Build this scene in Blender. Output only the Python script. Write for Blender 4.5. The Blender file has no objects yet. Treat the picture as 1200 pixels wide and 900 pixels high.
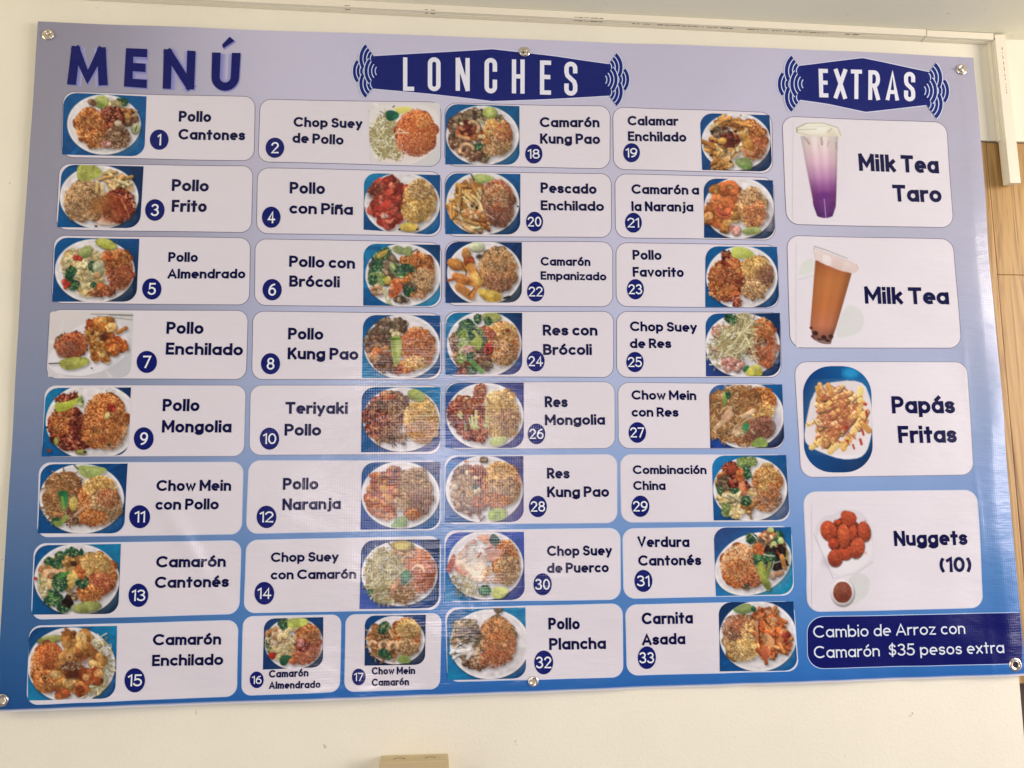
import bpy, math, random
import numpy as np

# ------------------------------------------------------------------ camera, world, lamps
SC = bpy.context.scene
COL = SC.collection
BW, BH, BZ = 1.8, 1.205, 1.2            # banner width, height, height of its lower edge
RW = np.array([[0.9956151143799203, 0.000507461205169063, -0.09354296607112494],
               [-0.09272306236148613, -0.12686426365921671, -0.9875767779329933],
               [-0.01236841641303918, 0.9919199569972015, -0.12626092501682248]])
CAM = np.array([0.71410603, -1.51810914, 0.34810998 + BZ])
FPX = 988.0                              # focal length in pixels of a 1200 px wide picture

cam_data = bpy.data.cameras.new('camera')
cam = bpy.data.objects.new('camera', cam_data)
COL.objects.link(cam)
cam_data.sensor_width = 36.0
cam_data.lens = 36.0 * FPX / 1200.0
cam_data.clip_start, cam_data.clip_end = 0.05, 100.0
from mathutils import Matrix
cam.matrix_world = Matrix([list(RW[0]) + [CAM[0]], list(RW[1]) + [CAM[1]], list(RW[2]) + [CAM[2]], [0, 0, 0, 1]])
SC.camera = cam

world = bpy.data.worlds.new('World')
SC.world = world
world.use_nodes = True
# added surround glow: dim in front to spare the gloss, bright sides, faint below
wn = world.node_tree
w_tc = wn.nodes.new('ShaderNodeTexCoord'); w_sep = wn.nodes.new('ShaderNodeSeparateXYZ')
wn.links.new(w_tc.outputs['Generated'], w_sep.inputs[0])


def w_ramp(sock, lo, hi, col):
    m = wn.nodes.new('ShaderNodeMapRange'); m.interpolation_type = 'SMOOTHSTEP'
    m.inputs['From Min'].default_value, m.inputs['From Max'].default_value = lo, hi
    wn.links.new(w_sep.outputs[sock], m.inputs['Value'])
    x = wn.nodes.new('ShaderNodeMix'); x.data_type = 'RGBA'
    x.inputs[6].default_value = (0, 0, 0, 1); x.inputs[7].default_value = (*col, 1)
    wn.links.new(m.outputs[0], x.inputs[0])
    return x.outputs[2]


def w_add(a, b):
    x = wn.nodes.new('ShaderNodeMix'); x.data_type = 'RGBA'; x.blend_type = 'ADD'; x.inputs[0].default_value = 1
    wn.links.new(a, x.inputs[6]); wn.links.new(b, x.inputs[7])
    return x.outputs[2]


surround_glow = w_add(w_add(w_ramp('Y', -2, -1.9, (0.155, 0.14, 0.14)), w_ramp('X', -0.6, -0.9, (1.85, 1.66, 1.52))),
            w_add(w_ramp('Z', -0.45, -0.8, (0.10, 0.11, 0.13)), w_ramp('X', 0.72, 0.95, (1.6, 1.35, 1.25))))
wn.links.new(surround_glow, wn.nodes['Background'].inputs[0])
wn.nodes['Background'].inputs[1].default_value = 1.0
SC.view_settings.view_transform = 'Standard'
SC.view_settings.look = 'None'
SC.view_settings.exposure = 0.22
SC.view_settings.gamma = 1.0


def area_lamp(name, loc, target, sx, sy, power, color, spread=180):
    d = bpy.data.lights.new(name, 'AREA')
    d.shape = 'RECTANGLE'; d.size = sx; d.size_y = sy
    d.energy = power; d.color = color
    d.spread = math.radians(spread)
    o = bpy.data.objects.new(name, d); COL.objects.link(o)
    from mathutils import Vector
    o.location = loc
    o.rotation_euler = (Vector(target) - Vector(loc)).to_track_quat('-Z', 'Y').to_euler()
    return o


area_lamp('shopfront_daylight', (5.2, -2.1, 2.3), (0.8, 0, 1.9), 2.0, 1.8, 116, (1.0, 0.90, 0.89))
area_lamp('upper_wall_fill_right', (3.3, -0.9, 2.36), (1.2, 0, 2.25), 0.5, 0.3, 14, (1.0, 0.88, 0.72))  # added fill that lifts the upper wall and ceiling from the right
area_lamp('upper_wall_fill_left', (-1.9, -0.9, 2.36), (0.1, 0, 2.2), 0.5, 0.3, 12, (1.0, 0.84, 0.62))  # added warm fill for the upper left wall
area_lamp('glare_strip', (0.78, -4.2, 1.62), (0.8, 0, 1.6), 0.55, 0.95, 25, (1.0, 0.88, 0.97))  # unseen strip added behind the camera to put glare on the vinyl
area_lamp('hem_gloss_strip', (5.0, -3.0, 1.45), (1.78, 0, 1.6), 0.5, 1.5, 27, (0.88, 0.82, 1.0))  # unseen lavender strip added for the right hem to reflect

# ------------------------------------------------------------------ helpers


def plane(px, py, out=0.008):
    """Where the sight line through a photograph pixel meets the plane standing `out` in front of the wall."""
    px = np.asarray(px, float); py = np.asarray(py, float)
    dx = (px - 600) / FPX; dy = -(py - 450) / FPX
    d = [RW[i, 0] * dx + RW[i, 1] * dy - RW[i, 2] for i in range(3)]
    k = (-out - CAM[1]) / d[1]
    return CAM[0] + k * d[0], CAM[2] + k * d[2] - BZ


def lin(c):
    if isinstance(c, str):
        c = [int(c[i:i + 2], 16) for i in (0, 2, 4)]
    c = np.asarray(c, float) / 255.0
    return np.where(c <= 0.04045, c / 12.92, ((c + 0.055) / 1.055) ** 2.4)


INK = np.array([1.05, 0.93, 0.895])


def ink(c):
    """Print colour (reflectance) for a colour read off the photograph, the warm room light taken out."""
    return np.clip(lin(c) / INK, 0.0, 0.86)


def tag(o, label=None, cat=None, group=None, kind=None):
    for k, v in (('label', label), ('category', cat), ('group', group), ('kind', kind)):
        if v: o[k] = v
    return o


def mesh_obj(name, verts, faces, mat, parent=None, cols=None, smooth=False):
    me = bpy.data.meshes.new(name)
    verts = np.asarray(verts, np.float32)
    if isinstance(faces, np.ndarray):
        n = len(faces); k = faces.shape[1]
        me.vertices.add(len(verts)); me.vertices.foreach_set('co', verts.ravel())
        me.loops.add(n * k); me.loops.foreach_set('vertex_index', faces.astype(np.int32).ravel())
        me.polygons.add(n); me.polygons.foreach_set('loop_start', np.arange(0, n * k, k, dtype=np.int32))
        me.update(calc_edges=True); me.validate()
    else:
        me.from_pydata([tuple(map(float, v)) for v in verts], [], [tuple(int(i) for i in f) for f in faces])
        me.update()
    if smooth:
        me.polygons.foreach_set('use_smooth', np.ones(len(me.polygons), dtype=bool))
    if cols is not None:
        a = me.color_attributes.new('Col', 'FLOAT_COLOR', 'POINT')
        c = np.ones((len(verts), 4), np.float32); c[:, :3] = cols
        a.data.foreach_set('color', c.ravel())
    if mat: me.materials.append(mat)
    o = bpy.data.objects.new(name, me); COL.objects.link(o)
    if parent: o.parent = parent
    return o


def new_mat(name):
    m = bpy.data.materials.new(name); m.use_nodes = True
    nt = m.node_tree
    return m, nt, nt.nodes['Principled BSDF']


def N(nt, kind, **kw):
    n = nt.nodes.new(kind)
    for k, v in kw.items():
        if k == 'inp':
            for a, b in v.items(): n.inputs[a].default_value = b
        else: setattr(n, k, v)
    return n


def ramp(nt, src, stops):
    r = N(nt, 'ShaderNodeValToRGB')
    e = r.color_ramp.elements
    while len(e) < len(stops): e.new(0.5)
    for i, (p, c) in enumerate(stops):
        e[i].position = p; e[i].color = (*c, 1)
    nt.links.new(src, r.inputs[0])
    return r


# ------------------------------------------------------------------ materials
def make_vinyl():
    m, nt, b = new_mat('printed_vinyl')
    at = N(nt, 'ShaderNodeAttribute', attribute_name='Col')
    nt.links.new(at.outputs['Color'], b.inputs['Base Color'])
    tc = N(nt, 'ShaderNodeTexCoord')
    sep = N(nt, 'ShaderNodeSeparateXYZ'); nt.links.new(tc.outputs['Object'], sep.inputs[0])
    hs = []
    for ax, fr in (('X', 2 * math.pi / 0.0043), ('Z', 2 * math.pi / 0.0047)):
        mu = N(nt, 'ShaderNodeMath', operation='MULTIPLY', inp={1: fr}); nt.links.new(sep.outputs[ax], mu.inputs[0])
        si = N(nt, 'ShaderNodeMath', operation='SINE'); nt.links.new(mu.outputs[0], si.inputs[0])
        hs.append(si)
    ad = N(nt, 'ShaderNodeMath', operation='ADD')
    nt.links.new(hs[0].outputs[0], ad.inputs[0]); nt.links.new(hs[1].outputs[0], ad.inputs[1])
    bu = N(nt, 'ShaderNodeBump', inp={'Strength': 1.0, 'Distance': 0.000022})
    nt.links.new(ad.outputs[0], bu.inputs['Height'])
    # soft creases of the hung sheet
    mp = N(nt, 'ShaderNodeMapping', inp={'Rotation': (0, math.radians(38), 0), 'Scale': (9, 1, 26)})
    nt.links.new(tc.outputs['Object'], mp.inputs[0])
    no = N(nt, 'ShaderNodeTexNoise', inp={'Scale': 1.0, 'Detail': 3.0, 'Roughness': 0.55})
    nt.links.new(mp.outputs[0], no.inputs['Vector'])
    bu2 = N(nt, 'ShaderNodeBump', inp={'Strength': 0.45, 'Distance': 0.005})
    nt.links.new(no.outputs['Fac'], bu2.inputs['Height']); nt.links.new(bu.outputs[0], bu2.inputs['Normal'])
    nt.links.new(bu2.outputs[0], b.inputs['Normal'])
    n2 = N(nt, 'ShaderNodeTexNoise', inp={'Scale': 14.0, 'Detail': 5.0})
    nt.links.new(tc.outputs['Object'], n2.inputs['Vector'])
    mr = N(nt, 'ShaderNodeMapRange', inp={'From Min': 0.3, 'From Max': 0.7, 'To Min': 0.16, 'To Max': 0.26})
    nt.links.new(n2.outputs['Fac'], mr.inputs['Value']); nt.links.new(mr.outputs[0], b.inputs['Roughness'])
    b.inputs['Specular IOR Level'].default_value = 0.34
    return m


def make_paint(name, col, bump=0.0006, scale=260.0, rough=0.6, mottled=0.05):
    m, nt, b = new_mat(name)
    tc = N(nt, 'ShaderNodeTexCoord')
    n1 = N(nt, 'ShaderNodeTexNoise', inp={'Scale': 2.3, 'Detail': 5.0, 'Roughness': 0.6})
    nt.links.new(tc.outputs['Object'], n1.inputs['Vector'])
    c = np.array(col)
    r = ramp(nt, n1.outputs['Fac'], [(0.3, tuple(c * (1 - mottled))), (0.7, tuple(np.minimum(c * (1 + mottled), 0.95)))])
    # a few specks of dirt
    n3 = N(nt, 'ShaderNodeTexNoise', inp={'Scale': 46.0, 'Detail': 2.0})
    nt.links.new(tc.outputs['Object'], n3.inputs['Vector'])
    sp = N(nt, 'ShaderNodeMapRange', inp={'From Min': 0.745, 'From Max': 0.79, 'To Min': 0.0, 'To Max': 0.55})
    nt.links.new(n3.outputs['Fac'], sp.inputs['Value'])
    mx = N(nt, 'ShaderNodeMix', data_type='RGBA'); mx.inputs[7].default_value = (0.22, 0.16, 0.09, 1)
    nt.links.new(sp.outputs[0], mx.inputs[0]); nt.links.new(r.outputs[0], mx.inputs[6])
    nt.links.new(mx.outputs[2], b.inputs['Base Color'])
    n2 = N(nt, 'ShaderNodeTexNoise', inp={'Scale': scale, 'Detail': 3.0, 'Roughness': 0.55})
    nt.links.new(tc.outputs['Object'], n2.inputs['Vector'])
    bu = N(nt, 'ShaderNodeBump', inp={'Strength': 0.6, 'Distance': bump})
    nt.links.new(n2.outputs['Fac'], bu.inputs['Height']); nt.links.new(bu.outputs[0], b.inputs['Normal'])
    b.inputs['Roughness'].default_value = rough
    return m


def make_wood():
    m, nt, b = new_mat('varnished_pine')
    tc = N(nt, 'ShaderNodeTexCoord')
    mp = N(nt, 'ShaderNodeMapping', inp={'Scale': (34, 34, 1.7)})
    nt.links.new(tc.outputs['Object'], mp.inputs[0])
    no = N(nt, 'ShaderNodeTexNoise', inp={'Scale': 1.4, 'Detail': 8.0, 'Distortion': 2.2})
    nt.links.new(mp.outputs[0], no.inputs['Vector'])
    r = ramp(nt, no.outputs['Fac'], [(0.30, (0.22, 0.105, 0.03)), (0.5, (0.46, 0.275, 0.085)), (0.66, (0.53, 0.335, 0.115))])
    nt.links.new(r.outputs[0], b.inputs['Base Color'])
    b.inputs['Roughness'].default_value = 0.38
    bu = N(nt, 'ShaderNodeBump', inp={'Strength': 0.3, 'Distance': 0.001})
    nt.links.new(no.outputs['Fac'], bu.inputs['Height']); nt.links.new(bu.outputs[0], b.inputs['Normal'])
    return m


def make_metal(name, col, rough):
    m, nt, b = new_mat(name)
    b.inputs['Base Color'].default_value = (*col, 1)
    b.inputs['Metallic'].default_value = 1.0
    tc = N(nt, 'ShaderNodeTexCoord')
    no = N(nt, 'ShaderNodeTexNoise', inp={'Scale': 300.0, 'Detail': 3.0})
    nt.links.new(tc.outputs['Object'], no.inputs['Vector'])
    mr = N(nt, 'ShaderNodeMapRange', inp={'To Min': rough * 0.6, 'To Max': rough * 1.5})
    nt.links.new(no.outputs['Fac'], mr.inputs['Value']); nt.links.new(mr.outputs[0], b.inputs['Roughness'])
    return m


VINYL = make_vinyl()
WALLP = make_paint('cream_wall_paint', (0.80, 0.785, 0.635), bump=0.0008, scale=170.0, rough=0.55)
CEILP = make_paint('ceiling_paint', (0.84, 0.83, 0.66), bump=0.0006, scale=120.0, rough=0.8)
TRIMP = make_paint('cream_plastic', (0.80, 0.76, 0.60), bump=0.0002, scale=90.0, rough=0.4, mottled=0.03)
BOXP = make_paint('beige_enamel', (0.52, 0.42, 0.23), bump=0.0002, scale=120.0, rough=0.45)
DARKP = make_paint('dark_grime_and_shade', (0.06, 0.035, 0.02), rough=0.6)  # dark brown for grime, panel backing and the doorway's painted shadow
BLACKP = make_paint('black_gap', (0.012, 0.010, 0.008), rough=0.8)
WOOD = make_wood()
STEEL = make_metal('nickel_eyelet', (0.78, 0.72, 0.62), 0.22)
NAILM = make_metal('steel_nail', (0.70, 0.64, 0.52), 0.3)

# ------------------------------------------------------------------ the wall, the ceiling and what is fixed to them


def box(x0, x1, y0, y1, z0, z1):
    v = [(x, y, z) for x in (x0, x1) for y in (y0, y1) for z in (z0, z1)]
    f = [(0, 1, 3, 2), (4, 6, 7, 5), (0, 4, 5, 1), (2, 3, 7, 6), (0, 2, 6, 4), (1, 5, 7, 3)]
    return v, f


def join(parts):
    V, F = [], []
    for v, f in parts:
        n = len(V); V += list(v); F += [tuple(i + n for i in q) for q in f]
    return V, F


def bevelled(name, parts, mat, parent=None, w=0.001, loc=None, marks=None, mark_mat=None):
    v, f = join(parts)
    n0 = len(f)
    if marks: v, f = join(list(parts) + list(marks))
    loc = np.array(loc if loc is not None else (0, 0, 0), float)
    o = mesh_obj(name, np.asarray(v, float) - loc, f, mat, parent)
    o.location = loc
    if marks:
        o.data.materials.append(mark_mat)
        for p in o.data.polygons: p.material_index = int(p.index >= n0)
    md = o.modifiers.new('bevel', 'BEVEL'); md.width = w; md.segments = 2; md.limit_method = 'ANGLE'
    return o


XW, ZW = 1.7905, 1.0335 + BZ              # corner of the doorway cut into the wall
wall = mesh_obj('wall', *join([box(-2.2, XW, 0, 0.12, 0.0, 2.55), box(XW, 3.4, 0, 0.12, ZW, 2.55)]), WALLP)
tag(wall, 'cream painted plaster wall with faint orange peel texture behind the menu banner', 'wall', kind='structure')

cz0, cz1 = 1.268 + BZ, 1.2525 + BZ        # the ceiling line falls slightly to the right
sl = (cz1 - cz0) / 1.55


def zc(x): return cz0 + sl * (x - 0.3)


cv = [(-2.2, -0.0005, zc(-2.2)), (3.4, -0.0005, zc(3.4)), (3.4, -1.25, zc(3.4)), (-2.2, -1.25, zc(-2.2)),
      (-2.2, -0.0005, 2.7), (3.4, -0.0005, 2.7), (3.4, -1.25, 2.7), (-2.2, -1.25, 2.7)]
ceiling = mesh_obj('ceiling', cv, [(0, 1, 2, 3), (7, 6, 5, 4), (0, 4, 5, 1), (1, 5, 6, 2), (2, 6, 7, 3), (3, 7, 4, 0)], CEILP)
tag(ceiling, 'plain dull cream ceiling above the wall', 'ceiling', kind='structure')


def raceway_h(x0, x1, drop=0.0):
    """A length of square cable channel in the corner of wall and ceiling: base strip and clip-on lid."""
    def pr(y0, y1, top, bot):
        v = []
        for x in (x0, x1):
            z = zc(x) - 0.0004
            v += [(x, y0, z - top - drop), (x, y0, z - bot - drop), (x, y1, z - bot - drop), (x, y1, z - top - drop)]
        return v, [(0, 1, 2, 3), (7, 6, 5, 4), (0, 4, 5, 1), (1, 5, 6, 2), (2, 6, 7, 3), (3, 7, 4, 0)]
    return pr(-0.0125, -0.0006, 0.0, 0.0145), pr(-0.0205, -0.013, 0.0, 0.0138)


rs = random.Random(4)
GRIME = []                                # grime and scuffs along the long channel
for a, b in ((0.985, 1.045), (1.10, 1.13), (1.15, 1.20), (1.21, 1.30), (1.33, 1.36), (1.38, 1.50), (1.53, 1.56), (0.70, 0.712), (0.55, 0.556)):
    x = a
    while x < b:
        L = rs.uniform(.004, .016)
        z = zc(x) - 0.0139 - rs.uniform(.0002, .0006)
        GRIME.append(box(x, x + L, -0.0131 - rs.uniform(0, .001), -0.0123, z - .0004, z))
        if a < 1.0: GRIME.append(box(x, x + L, -0.0207, -0.0204, zc(x) - .0120 - rs.uniform(0, .0006), zc(x) - .0112))
        x += L + rs.uniform(.001, .006)
for (x0, x1, drop, lab) in ((-2.2, 1.6955, 0.0, 'long white cable channel running along the top of the wall under the ceiling'),
                            (1.6972, 1.8395, 0.0006, 'short end length of white cable channel between the joint and the upright channel')):
    base, lid = raceway_h(x0, x1, drop)
    e = bpy.data.objects.new('cable_channel', None); COL.objects.link(e); e.location = ((x0 + x1) / 2, 0, zc(x1))
    tag(e, lab, 'cable channel')
    bevelled('channel_base', [(np.array(base[0]) - np.array(e.location), base[1])], TRIMP, e, 0.0006)
    mk = [(np.array(v) - np.array(e.location), f) for v, f in GRIME] if x0 < 0 else None
    bevelled('channel_lid', [(np.array(lid[0]) - np.array(e.location), lid[1])], TRIMP, e, 0.0012, marks=mk, mark_mat=DARKP)

e = bpy.data.objects.new('cable_channel', None); COL.objects.link(e); e.location = (1.856, 0, 0.938 + BZ)
tag(e, 'upright white cable channel hanging down over the wood panel right of the banner', 'cable channel')


def local(parts, e):
    return [(np.array(v) - np.array(e.location), f) for v, f in parts]


e.rotation_euler = (0, math.radians(-0.9), 0)
bevelled('channel_base', local([box(1.8415, 1.8445, -0.0105, -0.0003, 1.030 + BZ, 1.246 + BZ),
                                box(1.8447, 1.866, -0.0125, -0.0006, 0.9395 + BZ, 1.248 + BZ)], e), TRIMP, e, 0.0006)
sv = []
for k in range(16):                       # grubby seam along the lid
    z = 1.215 - 0.0062 * k + rs.uniform(-.001, .001)
    if rs.random() < 0.75:
        sv.append(box(1.8575, 1.8575 + rs.uniform(.0004, .0012), -0.02185, -0.0214, z + BZ, z + BZ + rs.uniform(.001, .0055)))
bevelled('channel_lid', local([box(1.8455, 1.8675, -0.0215, -0.013, 0.938 + BZ, 1.2485 + BZ)], e), TRIMP, e, 0.0014, marks=local(sv, e), mark_mat=DARKP)
mesh_obj('dark_gap', *join(local([box(1.8418, 1.8452, -0.0209, -0.0004, 1.2395 + BZ, 1.2402 + BZ)], e)), BLACKP, e)

# pine panel of the doorway beside the wall
e = bpy.data.objects.new('wood_panel', None); COL.objects.link(e); e.location = (1.9, 0.01, BZ)
tag(e, 'varnished pine wood panel with a vertical groove at the right edge of the banner', 'wood panel')
bevelled('board', local([box(XW + 0.001, 1.8195, 0.003, 0.03, -0.016 + BZ, ZW - 0.002)], e), WOOD, e, 0.0015)
bevelled('board', local([box(1.8212, 2.2, 0.005, 0.03, -0.016 + BZ, 0.7591 + BZ)], e), WOOD, e, 0.0012)
bevelled('board', local([box(1.8212, 2.2, 0.0045, 0.03, 0.7595 + BZ, ZW - 0.002)], e), WOOD, e, 0.0012)
bevelled('backing', local([box(1.80, 2.2, 0.0305, 0.045, -0.016 + BZ, ZW - 0.002)], e), DARKP, e, 0.001)
dk = mesh_obj('doorway', *box(XW + 0.001, 3.4, 0.06, 0.12, 0.0, BZ - 0.017), DARKP)  # dark colour stands in for the shadow inside the doorway
tag(dk, 'doorway recess below the pine panel, its shadow painted in dark brown', 'doorway', kind='structure')

# electrical box under the banner
e = bpy.data.objects.new('electrical_box', None); COL.objects.link(e); e.location = (0.6815, 0, -0.30 + BZ)
e.rotation_euler = (0, math.radians(0.5), 0)
tag(e, 'beige metal electrical box on the wall below the banner, knockouts on its top', 'electrical box')
bevelled('body', local([box(0.6245, 0.7385, -0.0335, -0.0003, -0.30 + BZ, -0.0955 + BZ)], e), BOXP, e, 0.002)
bevelled('cover', local([box(0.6235, 0.7395, -0.040, -0.034, -0.301 + BZ, -0.0945 + BZ)], e), BOXP, e, 0.0022)


def arc_band(cx, cy, r0, r1, a0, a1, z, n=18):
    v, f = [], []
    for i in range(n + 1):
        a = math.radians(a0 + (a1 - a0) * i / n)
        for r in (r0, r1):
            v.append((cx + r * math.cos(a), cy + r * math.sin(a), z))
    for i in range(n): f.append((2 * i, 2 * i + 1, 2 * i + 3, 2 * i + 2))
    return v, f


for cx, a0, a1 in ((0.656, 15, 165), (0.708, 25, 155)):
    k = mesh_obj('knockout', *join(local([arc_band(cx, -0.0265, 0.0085, 0.0105, a0, a1, -0.0953 + BZ)], e)), BLACKP, e)

# ------------------------------------------------------------------ the banner: one hung sheet, everything else printed on it
banner = bpy.data.objects.new('menu_banner', None); COL.objects.link(banner)
banner.location = (BW / 2, 0, BZ)
tag(banner, 'large vinyl menu banner, lavender fading to blue, hung on the wall by metal eyelets', 'banner')
EYELETS = [(57, 41.5, 7.3), (615, 60, 6.3), (1127, 81.5, 6.2), (4, 820, 7.6), (625, 798.5, 6.0), (1190, 779, 7.6)]


def sstep(a, b, x):
    t = np.clip((x - a) / (b - a), 0, 1); return t * t * (3 - 2 * t)


def wr(x, z):
    """Distance of the sheet from the wall (metres) at banner coordinates x, z."""
    x = np.asarray(x, float); z = np.asarray(z, float)
    w = 0.0065 + 0.0022 * np.sin(3.1 * x + 1.7 * z + 0.6) + 0.0010 * np.sin(9.2 * x - 5.1 * z + 1.1)
    w = w + 0.0007 * np.sin(17 * x + 13 * z) * np.sin(6.3 * z + 2 * x + .4)
    w = w + 0.0006 * np.sin(23 * x - 31 * z + 2 * np.sin(5 * x))
    # slack folds low on the sheet
    low = sstep(0.62, 0.1, z)
    w = w + low * (0.0012 * np.sin(15 * x + 21 * z + 1.5 * np.sin(7 * z)) + 0.0006 * np.sin(44 * x - 17 * z))
    # short puckers along the lower hem
    w = w + 0.0006 * sstep(0.07, 0.0, z) * np.sin(70 * x + 2.5 * np.sin(9 * x))
    # one sharper crease low on the left
    d = (x - 0.285) * 0.86 + (z - 0.285) * 0.51
    w = w + 0.0030 * np.exp(-(d / 0.016) ** 2) * np.exp(-(((x - .285) * -.51 + (z - .285) * .86) / .10) ** 2)
    d = (x - 0.775) * 0.93 + (z - 0.17) * 0.36
    w = w + 0.0014 * np.exp(-(d / 0.012) ** 2) * np.exp(-(((x - .775) * -.36 + (z - .17) * .93) / .08) ** 2)
    d = (x - 1.385) * 0.75 - (z - 0.16) * 0.66
    w = w - 0.0026 * np.exp(-(d / 0.015) ** 2) * np.exp(-(((x - 1.385) * .66 + (z - .16) * .75) / .07) ** 2)
    w = w + 0.0005 * np.exp(-((x - 1.733 - .004 * np.sin(9 * z)) / 0.005) ** 2) * (.5 + .5 * np.sin(23 * z + 1)) * sstep(.85, .6, z)
    # doubled hem along the edges
    for d in (x - 0.032, BW - 0.032 - x, z - 0.02, BH - 0.02 - z):
        w = w + 0.0005 * sstep(0.004, -0.004, d)
    # edge waves
    w = w + 0.0015 * sstep(0.06, 0.0, BW - x) * (0.6 + np.sin(14 * z + .5)) + 0.0010 * sstep(0.05, 0, x) * np.sin(11 * z)
    w = w - 0.11 * np.maximum(x - (BW - 0.036), 0) * sstep(1.15, 0.75, z)       # the right hem turns back towards the wall
    return np.maximum(w, 0.0008)


LAY = 0.00025


def to3(x, z, layer):
    x = np.asarray(x, float); z = np.asarray(z, float)
    return np.stack([x - BW / 2, -(wr(x, z) + LAY * layer), z], -1)


def quad_map(q, U, V):
    """Pixel corners TL,TR,BR,BL -> banner coordinates at u (right), v (down)."""
    cx, cz = plane([p[0] for p in q], [p[1] for p in q])
    a = (1 - U) * (1 - V); b = U * (1 - V); c = U * V; d = (1 - U) * V
    return a * cx[0] + b * cx[1] + c * cx[2] + d * cx[3], a * cz[0] + b * cz[1] + c * cz[2] + d * cz[3]


def rgrid(nu, vs, rad):
    """Grid over a rectangle whose corners (TL,TR,BR,BL) are rounded by rad[i] = (ru, rv)."""
    vs = np.asarray(vs)
    L = np.zeros_like(vs); R = np.ones_like(vs)
    for (ru, rv), side, top in zip(rad, 'LRRL', (1, 1, 0, 0)):
        if ru <= 0: continue
        t = (rv - vs) / rv if top else (vs - (1 - rv)) / rv
        t = np.clip(t, 0, 1); off = ru * (1 - np.sqrt(np.clip(1 - t * t, 0, 1)))
        if side == 'L': L = L + off
        else: R = R - off
    s = np.linspace(0, 1, nu + 1)[None, :]
    U = L[:, None] + (R - L)[:, None] * s
    return U, np.repeat(vs[:, None], nu + 1, 1)


def gfaces(nv, nu):
    i = np.arange(nv)[:, None] * (nu + 1) + np.arange(nu)[None, :]
    return np.stack([i, i + nu + 1, i + nu + 2, i + 1], -1).reshape(-1, 4)


def vrows(rv, n):
    """Rows, denser in the rounded ends."""
    c = rv * (1 - np.cos(np.linspace(0, math.pi / 2, 9)))
    return np.unique(np.round(np.concatenate([c, np.linspace(rv, 1 - rv, n), 1 - c]), 6))


# --- the sheet itself
GT = np.array([0, .2, .38, .55, .70, .84, .94, 1.0])
GC = np.array([lin(c) for c in ('c4bacb', 'c2bac9', 'bbb6c9', 'a6adc8', '8399c2', '5681b6', '3a6fae', '2862a6')])


def sheet_col(x, z):
    v = 1 - z / BH; u = x / BW
    c = np.stack([np.interp(v, GT, GC[:, i]) for i in range(3)], -1)
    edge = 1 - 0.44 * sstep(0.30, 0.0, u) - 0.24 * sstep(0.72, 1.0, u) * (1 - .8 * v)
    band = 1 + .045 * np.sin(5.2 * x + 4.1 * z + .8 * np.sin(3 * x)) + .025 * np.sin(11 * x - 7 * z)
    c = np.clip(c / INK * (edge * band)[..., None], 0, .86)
    c[(z < .0018)] = (.62, .64, .68)                       # bare cut edge of the vinyl
    return c


nx, nz = 480, 320
X, Z = np.meshgrid(np.linspace(0, BW, nx + 1), np.concatenate([np.linspace(BH, 0.0012, nz), [0.0]]))
Xs = X + 0.0012 * np.sin(5 * Z + 1) * (np.abs(X / BW - .5) * 2) ** 8
bow = 0.004 * (1 - (2 * X / BW - 1) ** 2)             # the top edge lifts between its corner eyelets
Zs = Z + bow * sstep(BH - 0.05, BH, Z)
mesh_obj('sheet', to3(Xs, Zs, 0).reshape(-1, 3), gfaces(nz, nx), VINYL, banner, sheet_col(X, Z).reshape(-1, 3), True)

CARD = ink('dccfd2')
NAVY = ink('0b1560')
NAVYT = ink('05083c')

# --- lettering: a single line alphabet, drawn with a pen of any width


def arc(cx, cy, rx, ry, a0, a1, n=14):
    n = max(4, int(abs(a1 - a0) / 15))
    return [(cx + rx * math.cos(math.radians(a0 + (a1 - a0) * i / n)), cy + ry * math.sin(math.radians(a0 + (a1 - a0) * i / n))) for i in range(n + 1)]


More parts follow.
